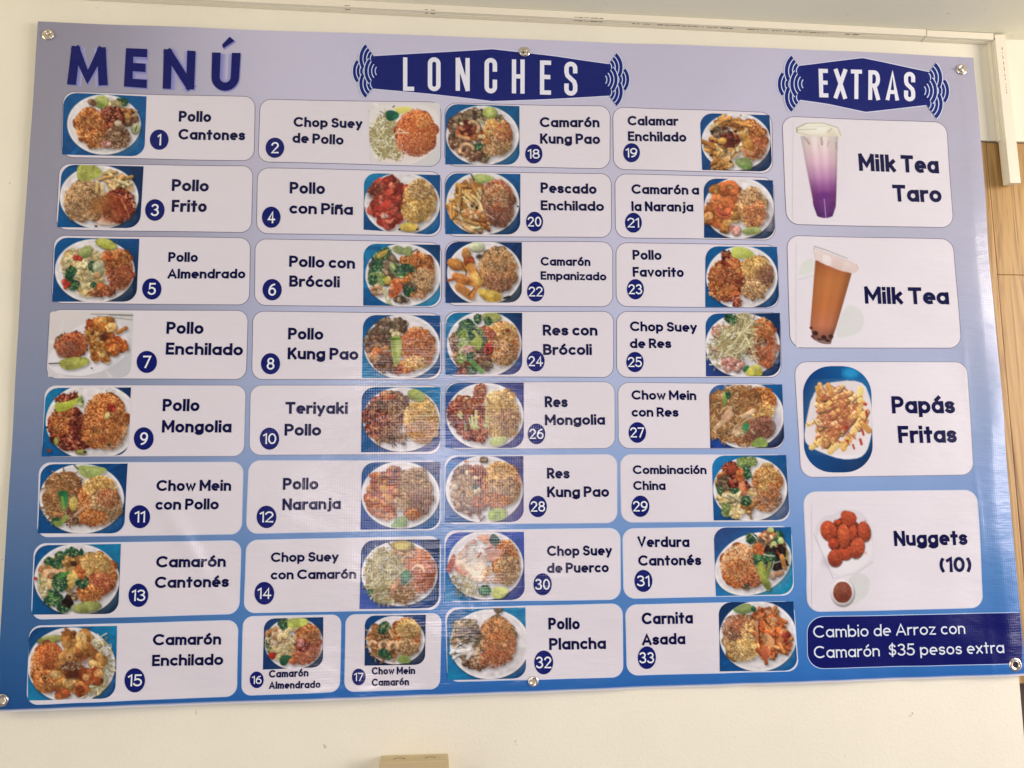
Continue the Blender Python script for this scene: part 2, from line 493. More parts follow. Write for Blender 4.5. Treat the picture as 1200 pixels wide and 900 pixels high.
XH = .645
OO = arc(.26, XH / 2, .26, XH / 2, 90, 450)
ACC = lambda x: [[(x - .05, .86), (x + .10, 1.03)]]
ST = lambda x, a, b: [(x, a), (x, b)]
ARCH = lambda x, w: [(x, 0)] + [(x, XH - w * .55)] + arc(x + w / 2, XH - w * .55, w / 2, w * .55, 180, 0) + [(x + w, 0)]
G = {
    'a': (.52, [OO, ST(.52, XH, 0)]), 'b': (.52, [OO, ST(0, 1, 0)]), 'c': (.44, [arc(.26, XH / 2, .26, XH / 2, 58, 302)]),
    'd': (.52, [OO, ST(.52, 1, 0)]), 'e': (.52, [arc(.26, XH / 2, .26, XH / 2, 0, 288), [(.03, XH / 2), (.52, XH / 2)]]),
    'g': (.52, [OO, [(.52, XH), (.52, -.04)] + arc(.26, -.04, .26, .22, 0, -145)]),
    'h': (.46, [ST(0, 1, 0), ARCH(0, .46)]), 'i': (0, [ST(0, XH, 0), [(0, 1.0), (0, 1.001)]]),
    'j': (.14, [[(.14, XH), (.14, -.08)] + arc(.0, -.08, .14, .18, 0, -80), [(.14, 1.0), (.14, 1.001)]]),
    'k': (.44, [ST(0, 1, 0), [(.02, .26), (.40, XH)], [(.16, .40), (.43, 0)]]), 'l': (0, [ST(0, 1, 0)]),
    'm': (.74, [ST(0, XH, 0), ARCH(0, .37), ARCH(.37, .37)]), 'n': (.46, [ST(0, XH, 0), ARCH(0, .46)]),
    'o': (.52, [OO]), 'p': (.52, [OO, ST(0, XH, -.27)]), 'r': (.27, [ST(0, XH, 0), arc(.27, XH - .26, .27, .26, 180, 85)]),
    's': (.40, [arc(.20, .49, .19, .155, 30, 270) + arc(.20, .168, .20, .168, 90, -150)[1:]]),
    't': (.30, [ST(.15, .93, 0), [(0, XH), (.30, XH)]]),
    'u': (.46, [[(0, XH), (0, .26)] + arc(.23, .26, .23, .26, 180, 360) + [(.46, XH)], ST(.46, XH, 0)]),
    'v': (.46, [[(0, XH), (.23, 0), (.46, XH)]]), 'w': (.70, [[(0, XH), (.18, 0), (.35, .58), (.52, 0), (.70, XH)]]),
    'x': (.42, [[(0, XH), (.42, 0)], [(0, 0), (.42, XH)]]), 'y': (.46, [[(0, XH), (.24, .04)], [(.46, XH), (.12, -.27)]]),
    'z': (.40, [[(0, XH), (.40, XH), (0, 0), (.40, 0)]]),
    'A': (.68, [[(0, 0), (.34, 1), (.68, 0)], [(.14, .28), (.54, .28)]]),
    'B': (.52, [[(0, 0), (0, 1), (.27, 1)] + arc(.27, .77, .21, .23, 90, -90) + [(0, .54)], [(.27, .54)] + arc(.27, .27, .25, .27, 90, -90) + [(0, 0)]]),
    'C': (.76, [arc(.43, .5, .43, .5, 52, 308)]), 'E': (.42, [ST(0, 0, 1), [(0, 1), (.42, 1)], [(0, .52), (.38, .52)], [(0, 0), (.42, 0)]]),
    'F': (.42, [ST(0, 0, 1), [(0, 1), (.42, 1)], [(0, .5), (.37, .5)]]),
    'K': (.52, [ST(0, 0, 1), [(.03, .38), (.48, 1)], [(.19, .60), (.52, 0)]]),
    'M': (.78, [[(0, 0), (0, 1)], [(.02, 1), (.39, .28), (.76, 1)], [(.78, 1), (.78, 0)]]),
    'N': (.58, [ST(0, 0, 1), [(.02, 1), (.56, 0)], ST(.58, 0, 1)]),
    'P': (.52, [[(0, 0), (0, 1), (.26, 1)] + arc(.26, .72, .26, .28, 90, -90) + [(0, .44)]]),
    'R': (.52, [[(0, 0), (0, 1), (.26, 1)] + arc(.26, .72, .25, .28, 90, -90) + [(0, .44)], [(.24, .44), (.52, 0)]]),
    'S': (.52, [arc(.26, .755, .24, .245, 30, 270) + arc(.26, .255, .26, .255, 90, -150)[1:]]),
    'T': (.58, [[(0, 1), (.58, 1)], ST(.29, 1, 0)]), 'V': (.62, [[(0, 1), (.31, 0), (.62, 1)]]),
    'Ú': (.58, [[(0, 1), (0, .31)] + arc(.29, .31, .29, .31, 180, 360) + [(.58, 1)]]),
    '0': (.52, [arc(.26, .5, .26, .5, 90, 450)]), '1': (.20, [[(0, .84), (.20, 1), (.20, 0)]]),
    '2': (.50, [arc(.25, .73, .25, .27, 165, -30) + [(0, 0), (.50, 0)]]),
    '3': (.50, [arc(.23, .765, .23, .235, 150, -90) + arc(.23, .265, .27, .265, 90, -150)]),
    '4': (.56, [[(.40, 0), (.40, 1), (0, .28), (.56, .28)]]),
    '5': (.50, [[(.46, 1), (.08, 1), (.04, .54)] + arc(.22, .31, .28, .31, 125, -150)]),
    '6': (.52, [arc(.26, .31, .26, .31, 90, 450), arc(.47, .33, .47, .67, 180, 95)]),
    '7': (.50, [[(0, 1), (.50, 1), (.15, 0)]]),
    '8': (.52, [arc(.26, .77, .22, .23, 90, 450), arc(.26, .27, .26, .27, 90, 450)]),
    '9': (.52, [arc(.26, .69, .26, .31, 90, 450), arc(.05, .67, .47, .67, 0, -85)]),
    '(': (.16, [arc(.42, .46, .42, .72, 140, 220)]), ')': (.16, [arc(-.26, .46, .42, .72, 40, -40)]),
    '$': (.52, [arc(.26, .735, .22, .225, 25, 270) + arc(.26, .275, .25, .235, 90, -155)[1:], [(.26, 1.1), (.26, -.1)]]),
    ' ': (.20, []),
}
for ch, base, x in (('á', 'a', .26), ('é', 'e', .26), ('ó', 'o', .26)):
    G[ch] = (G[base][0], G[base][1] + ACC(x))
G['ñ'] = (.46, G['n'][1] + [[(.05, .84), (.15, .90), (.30, .84), (.41, .90)]])


def ribbon(pts, hw, sq=True):
    """Outline strip of a pen stroke: returns left/right points in drawing units."""
    P = [np.array(p, float) for p in pts]
    closed = len(P) > 3 and np.hypot(*(P[0] - P[-1])) < 1e-6
    Q = [P[0]]
    for p in P[1:]:
        if np.hypot(*(p - Q[-1])) > 1e-6: Q.append(p)
    P = Q
    if len(P) < 2: P = [P[0], P[0] + np.array([0, 1e-4])]
    if closed: P = P[:-1] if np.hypot(*(P[0] - P[-1])) < 1e-6 else P
    n = len(P); out = []
    if not closed and sq:
        a = P[0] - P[1]; P[0] = P[0] + a / np.hypot(*a) * hw
        a = P[-1] - P[-2]; P[-1] = P[-1] + a / np.hypot(*a) * hw
    for i in range(n):
        t0 = P[i] - P[i - 1] if (i > 0 or closed) else None
        t1 = P[(i + 1) % n] - P[i] if (i < n - 1 or closed) else None
        ts = [t / max(np.hypot(*t), 1e-9) for t in (t0, t1) if t is not None]
        t = sum(ts); L = np.hypot(*t); t = ts[0] if L < 1e-3 else t / L
        nrm = np.array([-t[1], t[0]])
        c = max(abs(nrm @ np.array([-ts[0][1], ts[0][0]])), 0.62)
        out.append((P[i] + nrm * hw / c, P[i] - nrm * hw / c))
    if closed: out.append(out[0])
    return out


class Print:
    """Collects flat printed pieces (banner coordinates) with their ink and layer."""
    def __init__(s): s.V, s.F, s.C, s.n = [], [], [], 0

    def add(s, x, z, faces, col, layer):
        v = to3(x, z, layer).reshape(-1, 3)
        s.V.append(v); s.F += [tuple(i + s.n for i in f) for f in faces]
        c = np.broadcast_to(np.asarray(col), v.shape); s.C.append(c); s.n += len(v)

    def strip(s, pairs, mapf, col, layer):
        out = [pairs[0]]
        for (a0, b0), (a1, b1) in zip(pairs[:-1], pairs[1:]):
            a0, b0, a1, b1 = map(np.asarray, (a0, b0, a1, b1)); xa, za = mapf(np.array([a0[0], a1[0]]), np.array([a0[1], a1[1]]))
            n = max(1, int(math.hypot(xa[1] - xa[0], za[1] - za[0]) / 0.006))
            out += [(a0 + (a1 - a0) * k / n, b0 + (b1 - b0) * k / n) for k in range(1, n + 1)]
        p = np.array(out).reshape(-1, 2)
        x, z = mapf(p[:, 0], p[:, 1])
        s.add(x, z, [(2 * i, 2 * i + 1, 2 * i + 3, 2 * i + 2) for i in range(len(p) // 2 - 1)], col, layer)

    def fan(s, pts, mapf, col, layer):
        p = np.array(pts); c = p.mean(0); p = np.vstack([c, p])
        x, z = mapf(p[:, 0], p[:, 1]); n = len(p) - 1
        s.add(x, z, [(0, 1 + i, 1 + (i + 1) % n) for i in range(n)], col, layer)

    def build(s, name, parent):
        return mesh_obj(name, np.vstack(s.V), s.F, VINYL, parent, np.vstack(s.C))


def text(pr, s, xl, yl, xr, yr, cap, col, layer, weight=.19, gap=.13):
    """Line of text whose ink runs from pixel (xl,yl) to (xr,yr) on its baseline, capitals `cap` px high."""
    x0, z0 = plane(xl, yl); x1, z1 = plane(xr, yr); _, zt = plane(xl, yl - cap)
    H = zt - z0; W = math.hypot(x1 - x0, z1 - z0)
    w = weight * H
    # skeleton units: capital height 1 -> H - w
    k = H - w
    n = sum(G[c][0] for c in s)
    fixed = w * sum(1 for c in s if c != ' ') + gap * H * (len(s) - 1) * 1.0
    sx = (W - fixed) / n
    if sx < .55 * k or sx > 1.5 * k:      # keep letters in shape, let the gaps take up the rest
        sx = min(max(sx, .55 * k), 1.5 * k)
    g = (W - sx * n - w * sum(1 for c in s if c != ' ')) / max(len(s) - 1, 1)
    ex, ez = (x1 - x0) / W, (z1 - z0) / W
    cur = 0.0; q = 0
    mf = lambda a, b: (x0 + ex * a, z0 + ez * a + b)
    for c in s:
        gw, strokes = G[c]
        for st in strokes:
            pts = [(cur + w / 2 + px * sx, w / 2 + py * k) for px, py in st]
            pr.strip(ribbon(pts, w / 2), mf, col, layer + 0.06 * (q % 4)); q += 1
        cur += gw * sx + (0 if c == ' ' else w) + g


def pxm(px, py): return plane(px, py)


def ellipse_px(cx, cy, rx, ry, n=28):
    return [(cx + rx * math.cos(2 * math.pi * i / n), cy + ry * math.sin(2 * math.pi * i / n)) for i in range(n)]


# --- cards: number, pixel corners TL TR BR BL, text lines, badge
CARDS = [
    (1, (75, 108, 298.5, 113, 297, 187.5, 72.3, 183.8), [('Pollo', 209, 142, 247, 142.5, 12.8), ('Cantones', 208.5, 163, 286.8, 163.8, 12.6)], (186.3, 163.3, 11, 12)),
    (2, (305, 115.8, 516.5, 119.5, 516, 193.8, 302.5, 189), [('Chop Suey', 343.7, 148, 424.5, 150, 11.8), ('de Pollo', 342.5, 167, 402.5, 169.5, 12)], (322, 172.8, 11, 12)),
    (3, (70, 192, 296, 194.3, 294, 272, 66, 268.8), [('Pollo', 200.8, 223.3, 244.2, 224.2, 14), ('Frito', 200.8, 248, 242, 248.4, 14.3)], (181.2, 245.8, 11.5, 12.8)),
    (4, (302, 196.7, 516.7, 200.7, 516.7, 276, 300.7, 273), [('Pollo', 339.3, 226.5, 380.7, 227.3, 13.6), ('con Piña', 338.8, 250, 413.5, 251.7, 13.3)], (317.7, 254.3, 11, 12.5)),
    (5, (64, 276.3, 293, 278.8, 292, 357, 60.5, 355), [('Pollo', 197, 306.8, 231.5, 306.8, 11.5), ('Almendrado', 196, 326.3, 287.5, 326.3, 11.5)], (177.8, 338.5, 11.3, 12.5)),
    (6, (299.3, 280, 517, 283.9, 517, 359.3, 298.8, 357.5), [('Pollo con', 338.8, 312.7, 415.9, 314.8, 13.3), ('Brócoli', 339, 336.1, 398, 336.7, 13.3)], (319, 339.6, 11.3, 12.6)),
    (7, (58.8, 363.3, 290.5, 364.3, 288, 444.3, 54.3, 443.3), [('Pollo', 195, 391.3, 238.5, 391.5, 14.3), ('Enchilado', 194.5, 415.8, 284.5, 416.5, 14.3)], (172.5, 424.3, 12, 13)),
    (8, (296.7, 365, 516.7, 367, 516.7, 444.3, 295.3, 444.3), [('Pollo', 337.5, 397.7, 378.8, 398.2, 13.8), ('Kung Pao', 337, 421.1, 419.9, 421.7, 14)], (317, 426.2, 11.3, 12.5)),
    (9, (52.5, 451.8, 288, 451.8, 285.8, 534.3, 49, 535), [('Pollo', 190.8, 482, 234, 482, 14.5), ('Mongolia', 190, 507, 271.5, 507, 14.5)], (168.8, 514, 11.7, 13.3)),
    (10, (294, 451.8, 516.7, 451.5, 516, 531.8, 292.5, 533), [('Teriyaki', 334.3, 484.9, 407.3, 485, 14), ('Pollo', 333.2, 510.5, 376, 510.5, 14)], (315.8, 514, 11.3, 13)),
    (11, (46.8, 542.5, 285, 541.8, 283, 625.5, 43.8, 629), [('Chow Mein', 183.8, 575.5, 271, 575.2, 13), ('con Pollo', 182.5, 597.5, 256.5, 597, 13)], (164, 605.5, 12.2, 13.6)),
    (12, (292, 540, 516, 540, 516, 620.7, 288.8, 625), [('Pollo', 331.5, 574, 372.8, 573.6, 14), ('Naranja', 331, 598, 399.2, 596.7, 13.7)], (312.5, 605.7, 11.6, 13.2)),
    (13, (41, 637.5, 282.5, 633.8, 279.5, 718.8, 37, 725.5), [('Camarón', 183.3, 665, 264.5, 664.3, 13.5), ('Cantonés', 182, 689, 268, 688, 13.5)], (163, 697.3, 11.7, 13.7)),
    (14, (289.3, 633.5, 516, 628.7, 515.5, 714, 286, 718), [('Chop Suey', 317.3, 658.8, 396.8, 658, 11.5), ('con Camarón', 317, 679.3, 417.3, 678, 11.5)], (309.6, 695.3, 11.6, 13.4)),
    (15, (35, 734, 279, 727, 277, 815.5, 33, 825), [('Camarón', 179.3, 756.3, 259.5, 755, 13.5), ('Enchilado', 178, 780.8, 262, 778.8, 13.5)], (157.8, 797.3, 12, 14.3)),
    (16, (285.5, 723, 399.3, 720.8, 397.5, 810, 283.5, 814.7), [('Camarón', 315.3, 794.1, 361.5, 792.5, 9), ('Almendrado', 315.3, 807.2, 375.6, 805.9, 8.7)], (301, 796.5, 8.2, 9.8)),
    (17, (405.5, 720.8, 517, 719, 514.8, 807, 404, 810), [('Chow Mein', 435.6, 790.7, 486.5, 790, 8.7), ('Camarón', 435.6, 804, 479.3, 803.2, 8.7)], (420.4, 793.3, 8, 9.7)),
    (18, (522, 120.3, 715, 123.8, 715, 196.3, 521.5, 193), [('Camarón', 633, 148, 703, 148.5, 12), ('Kung Pao', 633.3, 167.5, 703.8, 168, 12.2)], (625.8, 179.5, 10.2, 11.5)),
    (19, (718.7, 125, 903.8, 132.3, 905.3, 203, 720, 197.3), [('Calamar', 736, 146.2, 795, 147, 11.2), ('Enchilado', 736.5, 164.5, 804.5, 166.2, 11.5)], (740.5, 178.3, 9.8, 11.3)),
    (20, (522, 201, 716.5, 202.8, 716.5, 277.5, 521.7, 275.5), [('Pescado', 633.9, 225.2, 699.7, 226.5, 12.3), ('Enchilado', 634.1, 245.5, 708.3, 246.8, 11.7)], (626.7, 259, 10, 11.8)),
    (21, (721.3, 203.3, 906.3, 208.5, 908.5, 281, 722, 277.5), [('Camarón a', 740.5, 226.8, 819.5, 228.1, 11.5), ('la Naranja', 740.5, 246.8, 812.8, 247.9, 11.5)], (742.7, 260.4, 10, 11.7)),
    (22, (522, 282, 718, 283.3, 718, 358.8, 522, 357), [('Camarón', 633.9, 310.8, 692.3, 311.3, 10.3), ('Empanizado', 633.9, 327.3, 711, 328.4, 10)], (628, 341.2, 10.2, 11.8)),
    (23, (722.7, 284, 910.3, 287.5, 913.5, 360.3, 722.7, 358.5), [('Pollo', 741.9, 303.9, 775.7, 304.4, 11.7), ('Favorito', 741.9, 324.1, 801.9, 324.4, 11.7)], (744.8, 338.8, 10, 12)),
    (24, (522, 364.8, 719, 365, 719, 441.7, 522, 440.5), [('Res con', 636.5, 392.9, 700.5, 393.1, 13), ('Brócoli', 636.8, 415.8, 693.9, 415.8, 13)], (628, 423, 10.5, 12.2)),
    (25, (723, 365, 914.5, 366, 916, 441.7, 723.5, 441.5), [('Chop Suey', 738.7, 387.8, 817.3, 388.9, 11.5), ('de Res', 738.7, 407.8, 787.2, 407.8, 11.5)], (744.5, 424, 10.2, 12)),
    (26, (522.5, 448, 720.5, 447.5, 720.5, 525, 522, 526), [('Res', 638.7, 477.1, 665.6, 477.1, 13), ('Mongolia', 638.9, 498.2, 709.3, 497.7, 12.5)], (629, 508.3, 10.3, 12.2)),
    (27, (724.8, 448.3, 917, 450, 920, 525.2, 725.3, 525), [('Chow Mein', 740.5, 468.3, 816.8, 468.6, 11.2), ('con Res', 740.5, 488.3, 796, 488.3, 11.2)], (747.2, 506.7, 10.4, 12.2)),
    (28, (521.5, 534, 723.2, 532.7, 723.5, 612.5, 521.5, 614), [('Res', 641.3, 560.8, 667.9, 560.8, 12.7), ('Kung Pao', 641.5, 582.8, 714.4, 582.3, 12.7)], (630.5, 593.5, 10.6, 12.6)),
    (29, (727.3, 532.8, 922, 533, 927, 610.5, 729, 612), [('Combinación', 742.2, 555.6, 828.8, 555.6, 10.5), ('China', 742.7, 574.3, 780.4, 574.3, 10.8)], (751, 593.3, 10.6, 12.6)),
    (30, (521.5, 622, 727, 619.4, 727.3, 702.4, 521.5, 705), [('Chop Suey', 641.3, 651.6, 717.7, 651, 12), ('de Puerco', 641.3, 671.6, 713.9, 670.8, 12)], (636, 684.8, 10.7, 13)),
    (31, (730.6, 620, 928, 617, 930.5, 697.3, 732, 701.3), [('Verdura', 748, 641.4, 809, 641.4, 12.7), ('Cantonés', 748.8, 663.4, 822.8, 662.6, 12.5)], (754.6, 681, 10.6, 13)),
    (32, (522, 713, 729.4, 708, 730.5, 793.5, 525, 798.5), [('Pollo', 643, 738, 680, 738, 14), ('Plancha', 643.9, 762, 710.8, 761.1, 14)], (637.3, 776.4, 11.2, 14)),
    (33, (733.6, 709.5, 931, 705.3, 936, 786, 736, 792), [('Carnita', 752.5, 732, 813, 731.1, 14), ('Asada', 753, 756.6, 804, 755.4, 13.5)], (758.8, 771.3, 10.8, 13.5)),
    ('taro', (916.3, 136.8, 1108.5, 144, 1116.7, 266.7, 922.5, 262.3), [('Milk Tea', 1007, 200.2, 1100.6, 203.3, 20.2), ('Taro', 1047, 236, 1103.7, 237.3, 19.8)], None),
    ('milk', (922.5, 276, 1116, 280.7, 1126, 407.7, 927, 407), [('Milk Tea', 1014.2, 355.6, 1112, 357, 20)], None),
    ('fries', (932, 424, 1132.5, 424.5, 1141, 556, 940, 559), [('Papás', 1045.8, 484.5, 1119.3, 484.5, 20.3), ('Fritas', 1053.3, 519.3, 1121.3, 518.8, 20.3)], None),
    ('nugget', (943, 576.7, 1144, 574.5, 1153.6, 712, 947.8, 717), [('Nuggets', 1048.6, 640, 1133.9, 638.6, 17.8), ('(10)', 1102, 670.8, 1139.4, 670.3, 18)], None),
]
LABELS = {'taro': 'card reading Milk Tea Taro beside a clear cup of purple tea', 'milk': 'card reading Milk Tea beside a cup of orange brown tea with pearls',
          'fries': 'card reading Papás Fritas beside a plate of sauced fries', 'nugget': 'card reading Nuggets (10) beside a paper tray of red nuggets'}
CARD_OBJ = {}
for num, q, lines, badge in CARDS:
    q = [(q[0], q[1]), (q[2], q[3]), (q[4], q[5]), (q[6], q[7])]
    Wp = math.dist(q[0], q[1]); Hp = math.dist(q[1], q[2])
    R = 12.5 if Wp > 130 else 10.5
    if badge is None: R = 14
    # hairline round the card: a slightly larger rounded rectangle under it
    mid = np.mean(q, 0); ey = mid[1]
    t = float(sstep(430, 640, np.array(ey)))
    line_col = ink('70687a') * (1 - t) + ink('c9cfe2') * t if badge else ink('70687a') * (1 - .8 * t) + ink('c9cfe2') * .8 * t
    ex = 0.75
    qo = [(q[0][0] - ex, q[0][1] - ex), (q[1][0] + ex, q[1][1] - ex), (q[2][0] + ex, q[2][1] + ex), (q[3][0] - ex, q[3][1] + ex)]
    VV, FF, CC, n0 = [], [], [], 0
    for qq, RR, col, lay in ((qo, R + ex, line_col, 0.8), (q, R, CARD, 1.3)):
        vs = vrows(RR / Hp, 40)
        U, V = rgrid(110, vs, [(RR / Wp, RR / Hp)] * 4)
        x, z = quad_map(qq, U, V)
        v = to3(x, z, lay).reshape(-1, 3)
        VV.append(v); FF.append(gfaces(len(vs) - 1, 110) + n0); CC.append(np.broadcast_to(col, v.shape)); n0 += len(v)
    co = mesh_obj('menu_card', np.vstack(VV), np.vstack(FF), VINYL, banner, np.vstack(CC), True)
    nm = ' '.join(l[0] for l in lines)
    co['label'] = LABELS.get(num) or 'white menu card number %s reading %s' % (num, nm)
    CARD_OBJ[num] = co
    pr = Print()
    for l in lines:
        text(pr, *l, NAVYT, 2.6, weight=.22 if badge else .218, gap=.075 if badge else .07)
        if not badge:                     # the big lines of the extras stand apart: each its own print
            pr.build('portion_count' if l[0] == '(10)' else 'dish_name', co); pr = Print()
    if badge: pr.build('dish_name', co)
    if badge:
        cx, cy, rx, ry = badge
        pr = Print()
        pr.fan(ellipse_px(cx, cy, rx, ry), pxm, NAVY, 2.6)
        s = str(num)
        cap = ry * (1.12 if len(s) == 1 else .98)
        hw = {1: .40, 2: .80}[len(s)] * rx
        if s == '1': hw = .2 * rx
        elif '1' in s: hw *= .86 if s != '11' else .62
        text(pr, s, cx - hw, cy + cap / 2, cx + hw, cy + cap / 2, cap, ink('e6e2ee'), 3.4, weight=.135, gap=.10)
        pr.build('number_badge', co)

# --- headings
def letters_px(pr, spec, col, layer):
    """Heading letters: (letter, quad of its outer box TL TR BR BL, pen width px)."""
    for ch, q, pw in spec:
        q = np.array(q, float)
        w = math.dist(q[2], q[3]); h = math.dist(q[0], q[3])
        def mf(a, b, q=q, w=w, h=h):
            u = np.asarray(a) / w; v = 1 - np.asarray(b) / h
            P = (1 - u)[:, None] * (1 - v)[:, None] * q[0] + u[:, None] * (1 - v)[:, None] * q[1] + u[:, None] * v[:, None] * q[2] + (1 - u)[:, None] * v[:, None] * q[3]
            return plane(P[:, 0], P[:, 1])
        hw = pw / 2; W = w - pw; H = h - pw; r = W / 2; k = 0
        a = lambda cx, cy, rx, ry, a0, a1: arc(cx, cy, rx, ry, a0, a1)
        S = {
            'L': [[(0, H), (0, 0)], [(0, 0), (W, 0)]], 'O': [a(r, H - r, r, r, 0, 180) + a(r, r, r, r, 180, 360) + [(W, H - r)]],
            'N': [[(0, 0), (0, H)], [(W * .04, H), (W * .96, 0)], [(W, 0), (W, H)]],
            'C': [[(W, H * .70), (W, H - r)] + a(r, H - r, r, r, 0, 180)[1:] + a(r, r, r, r, 180, 360) + [(W, H * .30)]],
            'H': [[(0, 0), (0, H)], [(0, H * .5), (W, H * .5)], [(W, 0), (W, H)]],
            'E': [[(0, 0), (0, H)], [(0, H), (W, H)], [(0, H * .52), (W * .9, H * .52)], [(0, 0), (W, 0)]],
            'S': [[(W, H * .76), (W, H - r)] + a(r, H - r, r, r, 0, 180)[1:] + [(0, H * .72), (W * .12, H * .60), (W * .88, H * .40), (W, H * .28)] + a(r, r, r, r, 360, 180) + [(0, H * .26)]],
            'X': [[(0, 0), (W, H)], [(0, H), (W, 0)]], 'T': [[(0, H), (W, H)], [(r, H), (r, 0)]],
            'R': [[(0, 0), (0, H), (W - r * .9, H)] + a(W - r * .9, H * .74, r * .9, H * .26, 90, -90) + [(0, H * .48)], [(W * .55, H * .48), (W, 0)]],
            'A': [[(0, 0), (r, H), (W, 0)], [(W * .2, H * .25), (W * .8, H * .25)]],
            'M': [[(0, 0), (W * .06, H)], [(W * .09, H), (W * .5, H * .12), (W * .91, H)], [(W * .94, H), (W, 0)]],
            'U': [[(0, H), (0, r)] + a(r, r, r, r, 180, 360) + [(W, H)]],
            '/': [[(0, 0), (W, H)]],
        }[ch]
        for st in S:
            pr.strip(ribbon([(x + hw, y + hw) for x, y in st], hw, sq=(ch != '/')), mf, col, layer + .06 * (k % 4)); k += 1


def shift(spec, dx, dy, grow):
    return [(c, [(x + dx, y + dy) for x, y in q], pw + grow) for c, q, pw in spec]


MENU = [('M', [(81.5, 53.8), (126, 55.2), (126, 100.2), (79, 99.5)], 10.2), ('E', [(147.5, 56), (172.3, 57), (171.5, 102.6), (145, 101)], 9.2),
        ('N', [(191.7, 57), (228.8, 59), (227, 104), (190, 103)], 9.2), ('U', [(248, 60.5), (281.5, 61), (279, 106.3), (247, 105.5)], 9.2)]
pr = Print()
for i, (g, c) in enumerate(((5.5, 'a9a2c9'), (3.6, '9c97c6'), (2.0, '8a88c0'))):
    letters_px(pr, shift(MENU, 1.1, 1.3, g), ink(c) * .92, 0.6 + .3 * i)
    pr.fan([(260 - i * .3, 52.4), (269.6, 42.6), (275.8 + .6 - i * .3, 48), (262.2, 57.6 - i * .3)], pxm, ink(c) * .92, 0.75 + .3 * i)
letters_px(pr, [(c, q, w + .5) for c, q, w in MENU], ink('070f5c'), 2.0)
pr.fan([(260, 51.2), (268.8, 42), (274.4, 46.8), (261.4, 55.6)], pxm, ink('070f5c'), 2.2)
mo = pr.build('heading', banner); mo['label'] = 'heading MENÚ in spaced dark blue capitals'


def wedge(pr, ax, ay, R, a0, a1, lay):
    """One scalloped wave: bands of blue and white round a common centre (pixels, angles with y up)."""
    rr = [(1.0, 'd2d4ea'), (.955, '10206e'), (.765, 'ccd2ec'), (.715, '10206e'), (.545, 'ccd2ec'), (.495, '10206e'), (.335, 'ccd2ec'), (.285, '10206e')]
    rr = rr + [(0.0, '')]
    th = np.radians(np.linspace(a0, a1, 19))
    for (f, c), (g, _) in zip(rr[:-1], rr[1:]):
        n = 3 if f - g > .2 else 1
        F = np.linspace(f, max(g, .02), n + 1)[:, None]
        x, z = plane(ax + R * F * np.cos(th), ay - R * 1.12 * F * np.sin(th))
        pr.add(x, z, [tuple(q) for q in gfaces(n, 18)], ink(c), lay)


def ornament(parent, cx, cy, s, side):
    pr = Print()
    sg = side
    def W(dx, dy, R, a0, a1, lay):
        if sg > 0: a0, a1 = 180 - a1, 180 - a0
        wedge(pr, cx - sg * dx * s, cy + dy * s, R * s, a0, a1, lay)
    W(6.5, 0, 18.6, 139, 221, 1.9)
    W(15.5, -14.5, 20.0, 129, 210, 3.1)
    W(15.5, 14.5, 20.0, 150, 231, 3.2)
    W(21.0, 0, 19.4, 136, 224, 4.4)
    pr.build('wave_ornament', parent)


def plaque(outline, navy, spec, lab, orn):
    pr = Print()
    pale = ink('d6d2e4')
    m = np.mean(outline, 0)
    o2 = [tuple(m + (np.array(p) - m) * np.array([1 + 1.0 / abs(p[0] - m[0] + 1e-3) if abs(p[0] - m[0]) > 20 else 1, 1 + 1.2 / max(abs(p[1] - m[1]), 5)])) for p in outline]
    def poly(pts, col, lay):
        # columns of quads so that the print follows the sheet
        up, lo = pts[0], pts[1]
        xs = np.unique(np.concatenate([np.linspace(up[0][0], up[-1][0], 60), [p[0] for p in up]]))
        yu = np.interp(xs, [p[0] for p in up], [p[1] for p in up]); yl = np.interp(xs, [p[0] for p in lo], [p[1] for p in lo])
        rows = np.linspace(0, 1, 9)[:, None]
        PX = np.repeat(xs[None], 9, 0); PY = yu[None] * (1 - rows) + yl[None] * rows
        x, z = plane(PX, PY)
        pr.add(x, z, [tuple(f) for f in gfaces(8, len(xs) - 1)], col, lay)
    n = len(outline) // 2
    up, lo = outline[:n], outline[n:][::-1]
    poly(([(a, b - 1.0) for a, b in up], [(a, b + 1.0) for a, b in lo]), pale, 0.8)
    poly((up, lo), navy, 1.5)
    po = pr.build('title_plaque', banner); po['label'] = lab
    t = Print(); letters_px(t, spec, ink('e4dde6'), 2.6); t.build('lettering', po)
    for cx, cy, s, sd in orn: ornament(po, cx, cy, s, sd)


def lq(x0, x1, yt, yb, sl=0.0, lean=0.0):
    return [(x0 + lean, yt), (x1 + lean, yt + sl), (x1, yb + sl), (x0, yb)]


